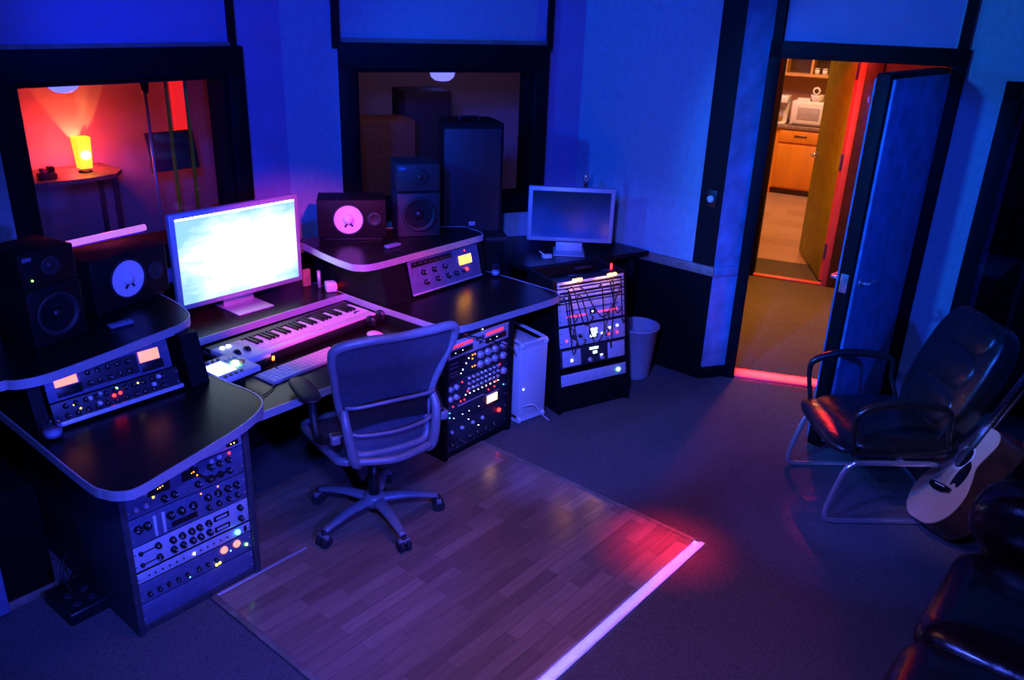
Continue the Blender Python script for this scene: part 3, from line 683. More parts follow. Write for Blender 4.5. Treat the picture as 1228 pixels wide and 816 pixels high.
knobs(t, w, h, [.34+.068*i for i in range(8)], (.38, .62, .86), .0095, .016, 'chrome'); knobs(t, w, h, (.05, .14), (.25, .7), .016, .018, 'knob_grey'); knobs(t, w, h, (.92,), (.5,), .020, .02, 'knob_grey')
leds(t, w, h, [(.30+.068*i, .12) for i in range(9)], 'led_white', .0028); leds(t, w, h, ((.24, .8), (.33, .25), (.8, .12), (.86, .86)), 'led_red', .004)
t, w, h = rack('black unit with small lit orange meter, right rack', UR, WR, .205, .325, m='panel_dark')
plate(t, w, h, .66, .83, .18, .56, 'vu_warm', 'meter'); leds(t, w, h, ((.78, .92), (.68, .9), (.1, .85), (.22, .95), (.28, .95)), 'led_red', .004); plate(t, w, h, .18, .60, .74, .80, 'knob_grey', 'stripe')
plate(t, w, h, .62, .86, .62, .68, 'knob_grey', 'stripe'); knobs(t, w, h, (.10, .22, .34, .5), (.3,), .010, .012, 'knob_black', 'led_white'); leds(t, w, h, ((.05, .6), (.05, .35), (.94, .8)), 'led_cyan', .003)
t, w, h = rack('black unit with bright red lamp at the bottom of the right rack', UR, WR, .036, .205, m='panel_dark')
leds(t, w, h, ((.87, .70),), 'led_red', .012); knobs(t, w, h, (.08, .22, .36, .50, .64, .78), (.28,), .015, .016, 'knob_black', 'knob_grey'); knobs(t, w, h, (.08, .24, .42, .58), (.72,), .011, .014, 'knob_grey')
knobs(t, w, h, (.15, .29, .43, .57, .71), (.10,), .008, .01, 'knob_black', 'knob_grey'); leds(t, w, h, ((.52, .5), (.35, .9)), 'led_white', .003)

# turret units
t, w, h = rack('blue-grey channel unit with two pink lit meters under left shelf', 0, 0, .835, .955, w=.485, m='panel_blue', lean=14, base=G(-1.135, .488, .855), name='channel_strip', depth=.2)
h = .10
plate(t, w, h, .26, .72, .18, .95, 'panel_dark', 'dark_panel')
knobs(t, w, h, (.32, .40, .48, .56, .64), (.35, .75), .010, .012)
for x in (.07, .74):
    plate(t, w, h, x, x+.17, .52, .96, 'vu_pink', 'meter'); plate(t, w, h, x, x+.19, .12, .48, 'plastic_black', 'meter_base')
t, w, h = rack('black knob-covered unit with blue strip resting on left desktop', 0, 0, .762, .848, w=.50, m='panel_dark', lean=14, base=G(-1.135, .465, .772), name='equalizer', depth=.2)
knobs(t, w, h, [.10+.075*i for i in range(11)], (.30, .76), .010, .012, 'knob_black', 'knob_grey')
for x, z in ((.28, .78), (.36, .85), (.83, .80), (.34, .42), (.78, .50)): inst('knob', knob_mesh(.009, .014, 'plastic_white' if x != .36 else 'knob_grey', None), t, (x*w, -.004, z*h))
leds(t, w, h, ((.47, .80), (.49, .84)), 'led_green', .005); leds(t, w, h, ((.46, .55), (.51, .58)), 'led_red', .007); leds(t, w, h, ((.16, .70), (.66, .78), (.2, .45)), 'led_yellow', .003)
MB().box(0, w, -.028, -.006, -.004, .012, 'panel_light', .002).build('front_strip', t)
t, w, h = rack('blue-grey preamp with yellow lit meter and red lamps under right shelf', 0, 0, .772, .965, w=.555, m='panel_blue', lean=14, base=G(.808, .605, .775), name='preamplifier', depth=.2)
plate(t, w, h, .04, .60, .80, .96, 'plastic_black', 'dark_panel'); knobs(t, w, h, (.18, .33, .48), (.60,), .015); knobs(t, w, h, (.20, .36, .51, .63), (.30,), .015)
knobs(t, w, h, [.08+.07*i for i in range(7)], (.88,), .008, .01, 'knob_black', 'knob_grey')
plate(t, w, h, .70, .88, .50, .76, 'vu_orange', 'meter'); leds(t, w, h, ((.80, .90),), 'led_red', .004); leds(t, w, h, ((.79, .33),), 'led_red', .011); knobs(t, w, h, (.74,), (.30,), .010)
MB().box(0, w, -.010, -.004, 0, .010, 'knob_grey', .001).build('front_strip', t)

# ------------------------------------------------------------------ main display
t = thing('computer_monitor', 'large aluminium computer display with glowing white screen on the desk', 'monitor', G(.10, 1.12, .76), (0, 0, RZ))
M0 = Matrix.Translation((0, 0, .065))
b = MB(); b.box(-.365, .365, 0, .035, .065, .545, 'aluminium', .006); b.build('housing', t)
MB().box(-.337, .337, -.003, .001, .093, .520, 'screen_sky').build('screen', t)
MB().box(-.337, .337, -.0035, -.0025, .512, .520, 'led_white').build('menu_bar', t)
b = MB(); b.box(-.105, .105, -.10, .12, 0, .009, 'aluminium', .003); b.box(-.09, .09, .06, .075, 0, .30, 'aluminium', .004); b.build('stand', t)
# second display
t = thing('computer_monitor', 'smaller aluminium framed display with dark blue screen on the side table', 'monitor', (.345, 5.24, .80), (0, 0, R(-2)))
MB().box(-.275, .275, 0, .03, .06, .415, 'aluminium', .006).build('housing', t)
MB().box(-.248, .248, -.003, .001, .088, .388, 'screen_blue').build('screen', t)
b = MB(); b.box(-.10, .10, -.13, .07, 0, .008, 'aluminium', .003); b.box(-.085, .085, .035, .045, 0, .2, 'aluminium', .003); b.box(-.085, .085, -.02, -.015, .0, .06, 'aluminium', .002); b.build('stand', t)
b = thing('webcam', 'small silver cylinder camera above the smaller display', 'webcam', (.43, 5.27, 1.20))
MB().cyl((0, 0, .05), (0, 0, .11), .02, m='chrome').build('camera_body', b)
MB().box(-.012, .012, -.012, .012, .012, .05, 'plastic_black', .003).build('clip', b)
o = MB(); o.box(-.03, .03, -.02, .02, 0, .025, 'plastic_white', .006); o.tube([(-.02, 0, .02), (-.035, 0, .035), (-.05, .01, .045)], .003, 'cable_white')
tag(o.build('usb_adapter', None, (.20, 5.06, .80), (0, 0, R(20))), 'tiny white adapter beside the foot of the smaller display', 'adapter')

# music keyboard
t = thing('midi_keyboard', 'white music keyboard with short black keys on the desk tray', 'keyboard', G(-.30, .56, .68), (0, 0, RZ+R(4)))
MB().box(0, .885, 0, .30, .0, .035, 'plastic_black', .01).build('shadow_base', t).name = 'base'  # black slab; the shade below the keys is put into its colour
MB().box(.005, .88, .02, .075, .036, .05, 'plastic_white', .006).build('front_rail', t)
MB().box(.005, .88, .225, .275, .036, .056, 'plastic_black', .004).build('rear_rail', t)
b = MB(); b.box(.005, .175, .0, .235, .03, .058, 'plastic_white', .008); b.build('control_block', t)
for x in (.06, .115): inst('wheel', MB().lathe([(.001, -.008), (.022, -.008), (.022, .008), (.001, .008)], axis='X', m='plastic_black').mesh('wheel'), t, (x, .10, .055))
for x in (.05, .085): inst('button', MB().cyl((0, 0, 0), (0, 0, .006), .010, m='led_white').mesh('button'), t, (x, .20, .057))
nw = 29; kw = .70/nw; x0 = .178
wme = MB().box(.0006, kw-.0006, 0, .15, 0, .016, 'plastic_white', .0015).mesh('white_key')
bme = MB().box(-.0065, .0065, 0, .095, 0, .013, 'plastic_black', .002).mesh('black_key')
for i in range(nw):
    inst('white_key', wme, t, (x0+kw*i, .075, .036))
    if i % 7 in (0, 1, 3, 4, 5) and i < nw-1: inst('black_key', bme, t, (x0+kw*(i+1), .13, .050))
# control pad
t = thing('controller_pad', 'small white controller with lit screen and green knob beside the keys', 'controller', G(-.475, .41, .735), (R(3), 0, RZ+R(6)))
MB().box(0, .20, 0, .20, 0, .025, 'plastic_white', .004).build('case', t)
MB().box(.008, .105, .045, .155, .024, .027, 'screen_small').build('screen', t)
for i in range(4):
    for y in (.018, .178): inst('knob', MB().cyl((0, 0, 0), (0, 0, .006), .0075, m='knob_black', n=12).mesh('knob'), t, (.025+.028*i, y, .025))
inst('jog_knob', MB().cyl((0, 0, 0), (0, 0, .014), .016, m='led_green').mesh('jog_knob'), t, (.130, .085, .025))
inst('knob', MB().cyl((0, 0, 0), (0, 0, .012), .010, m='red_jamb').mesh('knob'), t, (.165, .08, .025))
for i in range(3):
    for y in (.12, .15): inst('button', MB().box(-.007, .007, -.007, .007, 0, .004, 'knob_grey', .001).mesh('button'), t, (.13+.024*i, y, .025))
o = MB(); o.box(-.12, .02, .0, .18, 0, .053, 'plastic_black', .004)
tag(o.build('controller_stand', None, G(-.37, .44, .681), (0, 0, RZ+R(6))), 'black riser under the small white controller', 'stand')
# computer keyboard, mouse
t = thing('computer_keyboard', 'slim white computer keyboard on the tray in front of the music keys', 'keyboard', G(-.265, .36, .68), (0, 0, RZ+R(4)))
MB().box(0, .45, 0, .135, 0, .010, 'aluminium', .003).build('case', t)
kme = MB().box(.001, .0235, .001, .0225, 0, .004, 'plastic_white', .0015).mesh('key'); cnt = 0
for r_ in range(5):
    for c_ in range(17):
        if r_ == 0 and 4 <= c_ <= 8: continue
        inst('key', kme, t, (.010+c_*.0254, .006+r_*.0248, .010)); cnt += 1
MB().box(.112, .238, .007, .028, .010, .014, 'plastic_white', .0015).build('space_bar', t)
o = MB().puff(.032, .055, .022, (0, 0, .0), 'plastic_white', .8).build('computer_mouse', None, G(.405, .45, .703), (0, 0, RZ)); tag(o, 'white computer mouse on the desk tray behind the office chair', 'mouse')
t = thing('jack_cable', 'thin black plug cable with red glowing tip beside the white keyboard', 'cable', G(-.20, .50, .68), (0, 0, RZ))
MB().cyl((.06, .04, .03), (.075, .06, .035), .006, m='led_orange').build('plug', t)
MB().tube([(.06, .04, .03), (.02, -.05, .008), (-.08, -.16, .006), (-.16, -.2, .006)], .003, 'cable_black').build('lead', t)
# glass candle jars
for lb, P, r in (('glass candle jar on the left edge of the desktop', G(-1.17, .40, .76), .034), ('glass candle jar at the right end of the desktop beside the turret', G(1.44, .56, .76), .026)):
    t = thing('candle_jar', lb, 'jar', P, group=None)
    MB().lathe([(r*.85, 0), (r, .01), (r*1.05, .04), (r*.92, .075), (r*.9, .076), (r*1.0, .04), (r*.9, .012), (.001, .012)], m='jar_glass').build('glass', t)
    MB().lathe([(r*.9, .013), (r*.96, .035), (.001, .037)], m='candle_wax').build('candle', t)
# small things on the back shelf, right of the display
o = thing('wall_charger', 'small white cube plug with red light beside the right turret', 'charger', G(.575, 1.02, .76), (0, 0, RZ+R(-25)))
MB().box(-.03, .03, -.03, .03, 0, .055, 'plastic_white', .008).build('body', o); MB().box(.028, .034, -.012, .012, .015, .035, 'led_red').build('light', o)
o = MB().box(-.025, .025, -.012, .012, 0, .10, 'kraft', .006).build('small_box', None, G(.53, 1.18, .76), (0, 0, RZ)); tag(o, 'small upright reddish packet on the shelf behind the white cube plug', 'box')
o = MB().cyl((0, 0, 0), (0, 0, .10), .010, m='edge_metal').build('pen', None, G(.565, 1.11, .76)); tag(o, 'slim metal tube standing behind the white cube plug', 'pen')
o = thing('headphones', 'dark headphones lying at the right side of the tray under the desktop edge', 'headphones', G(.54, .62, .70), (0, 0, RZ+R(20)))
MB().tube([(-.05, 0, 0), (-.04, .08, .02), (0, .11, .03), (.04, .08, .02), (.05, 0, 0)], .006, 'plastic_black').build('headband', o)
for x in (-.05, .05): MB().lathe([(.001, -.012), (.03, -.012), (.034, 0), (.03, .012), (.001, .012)], (x, -.01, .014), axis='X', m='plastic_black').build('ear_cup', o)

# ------------------------------------------------------------------ speakers
def cone(bm_, x, z, r, mat_, y0=0., dustcap='plastic_black', surround='plastic_black'):
    bm_.lathe([(r*1.12, y0), (r*1.1, y0-.008), (r*1.0, y0-.008)], (x, 0, z), axis='Y', m=surround)
def ns_speaker(label, P, rz):
    t = thing('studio_speaker', label, 'speaker', P, (0, 0, rz))
    b = MB(); b.box(-.19, .19, 0, .20, .02, .235, 'speaker_box', .004); b.box(-.17, .17, .02, .19, 0, .02, 'knob_black', .003); b.build('cabinet', t)
    b = MB(); b.lathe([(.092, 0), (.09, -.007), (.082, -.007), (.080, -.002)], (-.02, 0, .125), axis='Y', m='rubber'); b.build('surround', t)
    b = MB(); b.lathe([(.080, -.003), (.060, .0-.001), (.030, -.0005)], (-.02, 0, .125), axis='Y', m='cone_white'); b.lathe([(.030, -.001), (.026, -.012), (.012, -.018), (.001, -.019)], (-.02, 0, .125), axis='Y', m='cone_white')
    b.build('woofer_cone', t)
    b = MB(); b.tube([(-.028, -.010, .105), (-.040, -.006, .085)], .005, 'rubber', smooth=False); b.tube([(-.010, -.010, .105), (.002, -.006, .088)], .005, 'rubber', smooth=False); b.build('cone_mark', t)
    b = MB(); b.lathe([(.042, 0), (.04, -.004), (.024, -.004), (.020, 0), (.001, -.006)], (.125, 0, .125), axis='Y', m='cone_dark'); b.build('tweeter', t)
    return t
ns_speaker('black speaker lying sideways with round white cone lit pink, right shelf', G(.775, 1.06, 1.0), RZ+R(-40))
ns_speaker('black speaker lying sideways with white cone lit blue, left shelf', G(-.575, .90, 1.0), RZ+R(12))
def monitor_speaker(label, P, rz, grey='speaker_grey', green=False):
    t = thing('studio_speaker', label, 'speaker', P, (0, 0, rz))
    b = MB(); b.box(-.125, .125, 0, .25, 0, .255, grey, .006); b.box(-.125, .125, .01, .25, .262, .42, grey, .006); b.box(-.12, .12, .02, .24, .25, .27, 'plastic_black'); b.build('cabinet', t)
    b = MB(); b.lathe([(.10, 0), (.098, -.010), (.086, -.010), (.078, 0), (.05, .012), (.028, .016)], (0, 0, .13), axis='Y', m='cone_dark'); b.lathe([(.028, .0), (.02, -.008), (.001, -.012)], (0, 0, .13), axis='Y', m='plastic_black'); b.build('woofer', t)
    b = MB(); b.lathe([(.045, .008), (.042, .004), (.022, .014), (.018, .006), (.001, .0)], (.01, 0, .345), axis='Y', m='cone_dark'); b.build('tweeter', t)
    MB().box(-.11, -.07, .004, .010, .385, .402, 'cushion_blue', .002).build('badge', t)
    MB().box(-.115, .115, .004, .012, .255, .262, 'plastic_black').build('seam', t)
    if green: inst('indicator_light', led_mesh(.004, 'led_green'), t, (-.08, .008, .30))
    return t
monitor_speaker('upright two-way grey speaker with round woofer on the right shelf', G(1.12, .88, 1.0), RZ+R(-34))
monitor_speaker('upright two-way speaker with tiny green light on the left shelf', G(-.97, .70, 1.0), RZ+R(12), 'speaker_box', True).scale = (.9, .9, .88)
for lb, P in (('small blue-lit remote lying before the left sideways speaker', G(-.74, .70, 1.0)), ('small pale remote lying on right shelf before the sideways speaker', G(.86, .82, 1.0))):
    tag(MB().box(-.05, .05, -.02, .02, 0, .018, 'cushion_blue', .008).build('remote_control', None, P, (0, 0, RZ)), lb, 'remote')
# big speaker on a low cabinet
BC = Vector((-.28, 5.03, 0))
t = thing('low_cabinet', 'low black cabinet behind the desk under the tall speaker', 'cabinet', BC, (0, 0, R(14)))
MB().box(-.24, .22, .05, .32, 0, .88, 'cabinet_black', .004).build('body', t); MB().box(-.25, .25, .03, .34, .88, .91, 'speaker_grey', .006).build('cabinet_top', t)
t = thing('loudspeaker', 'tall dark boxy loudspeaker with small badge in front of the middle window', 'speaker', BC+Vector((0, .05, .91)), (0, 0, R(14)))
b = MB(); M = None
b.prism([(-.19, 0), (.19, 0), (.16, .30), (-.16, .30)], 0, .70, 'speaker_box'); b.build('cabinet', t)
MB().box(-.175, .175, -.012, 0, .04, .67, 'speaker_grey', .006).build('grille', t)
MB().box(-.02, .02, -.018, -.011, .08, .105, 'panel_light', .002).build('badge', t)
MB().tube([(-.06, .12, .70), (-.05, .12, .72), (.05, .12, .72), (.06, .12, .70)], .008, 'plastic_black').build('carry_handle', t)

# ------------------------------------------------------------------ side table + patch rack + tower + bin
RA = RZ+R(-18.9)
PB = G(1.479, .047)
rd = Vector((math.cos(RA), math.sin(RA), 0)); rn = Vector((-rd.y, rd.x, 0))
t = thing('equipment_rack', 'black sloping floor rack beside the right end of the desk', 'rack', PB, (0, 0, RA))
lean = 10.0; LT_ = math.tan(R(lean))
Mx = Matrix(((0, 0, 1, 0), (1, 0, 0, 0), (0, 1, 0, 0), (0, 0, 0, 1)))
for x in (-.012, .497): MB().prism([(0.0, 0), (.80*LT_, .80), (.42, .80), (.42, 0)], x, x+.022, 'cabinet_black', M=Mx).build('rack_side', t)
MB().box(.01, .50, .02, .42, 0, .17, 'cabinet_black').build('plinth', t)
MB().box(.01, .50, .40, .42, .17, .80, 'cabinet_black').build('rack_back', t)
def pb(s): # position on the leaning face at height s along it
    return PB+rd*.0135+rn*(s*math.sin(R(lean))-.002)+Vector((0, 0, s*math.cos(R(lean))))
def prack(label, s0, s1, **k): return rack(label, 0, 0, s0, s1, lean=lean, rz=RA, base=pb(s0), depth=.18, **k)
for i, wd in enumerate(('bottom', 'middle', 'top')):
    t, w, h = prack('slim pale patch strip with dark socket row, %s one of three on the sloping rack' % wd, .672+.045*i, .714+.045*i, m='panel_light', name='patch_bay', cat='patch bay')
    plate(t, w, h, .03, .97, .28, .62, 'plastic_black', 'socket_row', .001)
t, w, h = prack('pale patch unit with long red light rows on the sloping rack', .535, .670, m='panel_light', name='patch_bay', cat='patch bay')
for x0, n in ((.13, 7), (.60, 7)): leds(t, w, h, [(x0+.045*i, .42+.0) for i in range(n)], 'led_red', .0045)
plate(t, w, h, .46, .55, .38, .62, 'plastic_black', 'dial'); leds(t, w, h, ((.5, .5),), 'led_white', .006)
plate(t, w, h, .0, 1.0, .0, .06, 'plastic_black', 'gap'); plate(t, w, h, .10, .90, .66, .72, 'panel_blue', 'stripe')
t, w, h = prack('pale unit with bright white square display in the middle, sloping rack', .405, .530, m='panel_light', name='master_clock')
plate(t, w, h, .44, .57, .25, .80, 'plastic_black', 'display'); MB().box(.45*w, .56*w, -.009, -.006, .62*h, .76*h, 'digits').build('digits', t); MB().box(.45*w, .54*w, -.009, -.006, .32*h, .44*h, 'digits').build('digits', t); MB().box(.46*w, .56*w, -.009, -.006, .48*h, .57*h, 'digits').build('digits', t)
leds(t, w, h, ((.10, .35), (.74, .30), (.88, .30)), 'led_red', .006); leds(t, w, h, ((.64, .40), (.76, .62), (.88, .66)), 'led_white', .006); knobs(t, w, h, (.2, .3), (.5,), .012)
t, w, h = prack('black unit with a white square panel at each end, sloping rack', .280, .400, m='panel_dark', name='control_unit')
plate(t, w, h, .03, .30, .08, .92, 'panel_light', 'white_panel'); plate(t, w, h, .72, .98, .08, .92, 'panel_light', 'white_panel')
inst('indicator_light', MB().lathe([(.010, 0), (.008, -.004), (.001, -.005)], axis='Y', m='led_white', n=3).mesh('indicator_light'), t, (.165*w, -.007, .38*h))
for x0, x1, z0, z1 in ((.44, .57, .74, .86), (.49, .55, .50, .64), (.60, .64, .34, .40)): plate(t, w, h, x0, x1, z0, z1, 'digits', 'digits')
knobs(t, w, h, (.44, .62), (.22,), .014, .014, 'knob_grey')
t, w, h = prack('brushed silver unit with green lamp low on the sloping rack', .170, .245, m='panel_light', name='power_unit')
leds(t, w, h, ((.88, .5),), 'led_green', .011)
RL = []
for x, lb in ((.11, 'left glowing orange rack lamp shining on the patch strips'), (.36, 'right glowing orange rack lamp shining on the patch strips')):
    P = pb(.812)+rd*x
    t = thing('rack_lamp', lb, 'lamp', P, (0, 0, RA), 'small lamps above the patch strips')
    MB().box(-.035, .035, -.045, .02, .012, .022, 'plastic_black', .004).build('hood', t); MB().tube([(-.03, -.05, .010), (.03, -.05, .010)], .007, 'lamp_orange', smooth=False).build('bulb', t)
    q = P-rn*.09+Vector((0, 0, .01)); RL.append(q)
o = MB().cyl((0, 0, 0), (0, 0, .035), .006, m='led_red').build('pilot_light', None, PB+rd*.45+rn*.20+Vector((0, 0, .80))); tag(o, 'single red pilot light on top of the sloping rack', 'light')
# side table top around it
t = thing('side_table', 'black side table in the corner carrying the smaller display', 'table', G(0, 0), (0, 0, RZ))
MB().prism([(1.63, .46), (2.105, .29), (2.50, .15), (2.52, .78), (2.0, 1.04), (1.76, .80), (1.63, .70)], .77, .80, 'laminate').build('tabletop', t)
for x, y in ((2.46, .24), (2.46, .74), (1.67, .66)): MB().box(x-.02, x+.02, y-.02, y+.02, 0, .77, 'cabinet_black').build('leg', t)
o = MB().box(-.06, .06, -.012, .012, 0, .012, 'plastic_black', .003).build('pen_tray', None, PB+rd*.30+rn*.28+Vector((0, 0, .80)), (0, 0, RA)); tag(o, 'flat dark bar on the side table before the smaller display', 'tray')
# patch cables
def pc(x0, s0, x1, s1, sag, out, m='cable_black'):
    a = pb(s0)+rd*x0; c = pb(s1)+rd*x1; n_ = -rn
    pts = [a, a+n_*out, (a+c)/2+n_*(out*1.5)+Vector((0, 0, -sag)), c+n_*out, c]
    return MB().tube([tuple(p) for p in pts], .0035, m, n=6)
words = ['looping from the left sockets', 'hanging lowest at the left', 'crossing under the left lamp', 'beside the left red light row', 'hanging from the middle sockets', 'crossing toward the right lamp', 'looping under the right lamp', 'hanging lowest at the right', 'along the right rack edge', 'drooping over the square display', 'at the far left edge']
spec = [(.06, .75, .12, .60, .10, .03), (.07, .73, .17, .44, .16, .03), (.09, .76, .22, .58, .12, .04), (.05, .72, .10, .45, .2, .04), (.30, .74, .34, .48, .15, .03), (.16, .75, .42, .74, .17, .05), (.36, .77, .44, .60, .10, .03), (.38, .75, .34, .42, .20, .04), (.44, .77, .46, .52, .12, .03), (.14, .70, .33, .58, .22, .05), (.03, .70, .08, .52, .12, .04)]
for wd, s in zip(words, spec): tag(pc(*s).build('patch_cable'), 'thin dark patch cable %s on the sloping rack' % wd, 'cable', 'patch cables on the sloping rack')

# tower computer
t = thing('tower_computer', 'silver aluminium tower computer under the right end of the desk', 'computer', G(1.205, .15), (0, 0, RZ+R(-10)))
b = MB(); b.box(0, .205, .0, .46, .045, .47, 'bright_aluminium', .006); b.build('case', t)
for z, s in ((.47, 1), (.045, -1)):
    b = MB()
    for y in (.012, .448): b.box(0, .205, y-.010, y+.010, z-.01 if s > 0 else z-.040, z+.04 if s > 0 else z+.01, 'bright_aluminium', .006)
    for x in (.012, .193): b.tube([(x, .012, z), (x, .03, z+.036*s), (x, .43, z+.036*s), (x, .448, z)], .010, 'bright_aluminium')
    b.box(.0, .205, .0, .02, z+.028*s-.008, z+.028*s+.008, 'bright_aluminium', .005)
    b.build('handle', t)
inst('indicator_light', led_mesh(.004, 'led_white'), t, (.03, -.001, .22))
o = MB().tube([tuple(G(1.22, .13, .12)), tuple(G(1.27, .09, .13)), tuple(G(1.32, .07, .06)), tuple(G(1.37, .05, .006))], .004, 'cable_white').build('white_cable'); tag(o, 'short white cable dangling in front of the tower computer', 'cable')
o = MB().tube([tuple(G(.70, .12, .72)), tuple(G(.85, .07, .66)), tuple(G(1.02, .07, .57)), tuple(G(1.10, .11, .50))], .004, 'cable_black').build('desk_cable'); tag(o, 'black cable slanting across the red-buttoned unit of the right rack', 'cable')
o = MB().tube([tuple(G(-.85, .07, .68)), tuple(G(-.83, .045, .62)), tuple(G(-.78, .045, .57)), tuple(G(-.70, .07, .55))], .0045, 'cable_black').build('desk_cable'); tag(o, 'black cable hanging across the upper units of the left rack', 'cable')
# bin
t = thing('waste_bin', 'blue-grey round plastic bin on carpet behind the sloping rack', 'bin', G(2.30, .06))
MB().lathe([(.001, .0), (.10, 0), (.105, .01), (.135, .34), (.145, .345), (.145, .36), (.13, .36), (.128, .34), (.10, .02), (.001, .015)], m='bin_plastic', n=36).build('bucket', t)
# power strip and floor cables
t = thing('power_strip', 'black multi-socket power box on carpet left of the desk', 'power strip', G(-1.215, .37), (0, 0, RZ+R(2)))
MB().box(-.05, .12, -.05, .17, 0, .055, 'plastic_black', .008).build('case', t)
for x, y in ((0, 0), (.06, 0), (0, .07), (.06, .07)): inst('socket', MB().lathe([(.018, 0), (.018, .004), (.012, .002), (.001, .002)], m='panel_dark', n=14).mesh('socket'), t, (x, y, .055))
o = MB().tube([tuple(G(-1.2, .43, .055)), tuple(G(-1.22, .45, .16)), tuple(G(-1.17, .5, .20)), tuple(G(-1.13, .56, .1)), tuple(G(-1.14, .6, .02))], .005, 'cable_black').build('floor_lead'); tag(o, 'black cord arching out of the power box beside the desk', 'cable')
# wall dimmer, round white knob
t = thing('wall_dimmer', 'black wall plate with round white knob on the dark strip', 'dimmer', S23+Vector((math.cos(a3), math.sin(a3), 0))*(L3-.075)+Vector((0, 0, 1.20)), (0, 0, a3))
MB().box(-.035, .035, -.008, 0, -.055, .055, 'plastic_black', .003).build('plate', t); MB().lathe([(.022, -.008), (.021, -.022), (.001, -.024)], axis='Y', m='plastic_white').build('knob', t)

# ------------------------------------------------------------------ office chair
ch = thing('office_chair', 'blue-lit mesh back office chair on five castors at the desk', 'chair', G(.015, .035, .007), (0, 0, R(32)))
b = MB(); b.lathe([(.05, .075), (.055, .10), (.05, .125), (.03, .135)], m='chair_frame'); b.build('hub', ch)
for k in range(5):
    a = R(38+72*k)+RZ-R(32); c_, s_ = math.cos(a), math.sin(a)
    b = MB(); b.tube([(c_*.03, s_*.03, .105), (c_*.16, s_*.16, .105), (c_*.30, s_*.30, .078)], 0, 'chair_frame', rad=[.032, .025, .017], flat=.65, n=14)
    b.build('leg', ch)
    cs = MB(); px_, py_ = c_*.305, s_*.305
    cs.cyl((px_, py_, .05), (px_, py_, .078), .010, m='plastic_black'); q = Vector((-s_, c_, 0))
    for sd in (-1, 1):
        c0 = Vector((px_, py_, .029)); cs.cyl(c0+q*sd*.006, c0+q*sd*.026, .028, m='rubber')
    cs.box(-.012, .012, -.027, .027, .04, .062, 'chair_frame', .004, Matrix.Translation((px_, py_, 0)) @ Matrix.Rotation(a, 4, 'Z')); cs.build('caster', ch)
MB().cyl((0, 0, .12), (0, 0, .30), .026, m='plastic_black').cyl((0, 0, .28), (0, 0, .40), .016, m='chrome').build('column', ch)
MB().box(-.10, .10, -.14, .12, .39, .43, 'chair_frame', .015).build('tilt_mechanism', ch)
# seat
def seat_fn(u, v):
    x = (u-.5)*2; y = (v-.5)*2; xx = math.copysign(abs(x)**.8, x)
    w_ = .235+.02*y; return Vector((xx*w_, .03+y*.225, .462-.012*(1-x*x)+(.015 if False else 0)-.03*max(0, y-.6)))
MB().grid(seat_fn, 16, 16, 'mesh_fabric').build('seat_mesh', ch)
op = [(-.20, -.20), (-.235, -.10), (-.25, .05), (-.25, .20), (-.18, .26), (0, .27), (.18, .26), (.25, .20), (.25, .05), (.235, -.10), (.20, -.20), (0, -.215)]
MB().tube([(x, y, .458-.02*max(0, (y-.15)/.12)) for x, y in op], .019, 'chair_frame', closed=True).build('seat_frame', ch)
# back: outline in (x, z), depth y from z
def by(z, x=0.): t_ = (z-.48)/.56; return -.235+.085*math.sin(max(0, min(1, t_*1.3))*PI)*.6-.10*t_*t_ + .12*x*x*0 - .0 + .9*x*x*.6
bo = [(-.165, .50), (-.185, .60), (-.215, .72), (-.245, .86), (-.265, .965), (-.25, 1.020), (-.14, 1.045), (0, 1.045), (.14, 1.045), (.25, 1.035), (.268, .97), (.245, .86), (.215, .72), (.185, .60), (.165, .50), (.08, .485), (-.08, .485)]
MB().tube([(x, by(z, x), z) for x, z in bo], 0, 'chair_frame', closed=True, rad=[.019, .017, .016, .016, .018, .020, .020, .018, .020, .020, .018, .016, .016, .017, .019, .016, .016], n=12).build('back_frame', ch)
def hw(z):
    zs = [.50, .60, .72, .86, .97, 1.03]; xs = [.165, .185, .212, .243, .265, .25]
    for i in range(5):
        if z <= zs[i+1]: f = (z-zs[i])/(zs[i+1]-zs[i]); return xs[i]+(xs[i+1]-xs[i])*max(0, f)
    return xs[-1]
MB().grid(lambda u, v: (lambda z: Vector(((u-.5)*2*hw(z), by(z, (u-.5)*2*hw(z)), z)))(.495+.54*v), 16, 20, 'mesh_fabric').build('back_mesh', ch)
MB().grid(lambda u, v: (lambda x, z: Vector((x, by(z, x)-.022, z)))((u-.5)*.36, .60+.11*v+.02*math.cos((u-.5)*PI)), 14, 6, 'chair_pad').build('lumbar_pad', ch)
b = MB(); b.tube([(-.20, -.22, .72), (-.15, -.25, .725), (0, -.27, .735), (.15, -.25, .725), (.20, -.22, .72)], .008, 'chair_frame'); b.tube([(-.19, -.22, .60), (-.14, -.245, .59), (0, -.262, .585), (.14, -.245, .59), (.19, -.22, .60)], .008, 'chair_frame'); b.build('lumbar_rim', ch)
for sd in (-1, 1):
    b = MB(); b.tube([(sd*.20, -.20, .70), (sd*.205, -.235, .64), (sd*.19, -.25, .52), (sd*.17, -.24, .46), (sd*.12, -.18, .43)], 0, 'chair_frame', rad=[.017, .020, .022, .022, .018], n=12); b.build('side_post', ch)
    b = MB(); b.tube([(sd*.20, -.22, .60), (sd*.26, -.20, .585), (sd*.285, -.12, .55), (sd*.285, -.06, .62), (sd*.28, -.04, .69)], 0, 'chair_pad', rad=[.016, .020, .020, .017, .017]); b.box(sd*.25-.02, sd*.25+.02, -.235, -.185, .565, .605, 'chair_frame', .008)
    b.build('arm_post', ch)
    b = MB(); b.puff(.048, .135, .020, (sd*.285, .04, .712), 'chair_pad', .7); b.build('armrest', ch)
MB().tube([(-.17, -.25, .475), (0, -.285, .465), (.17, -.25, .475)], .017, 'chair_frame').build('rear_bar', ch)

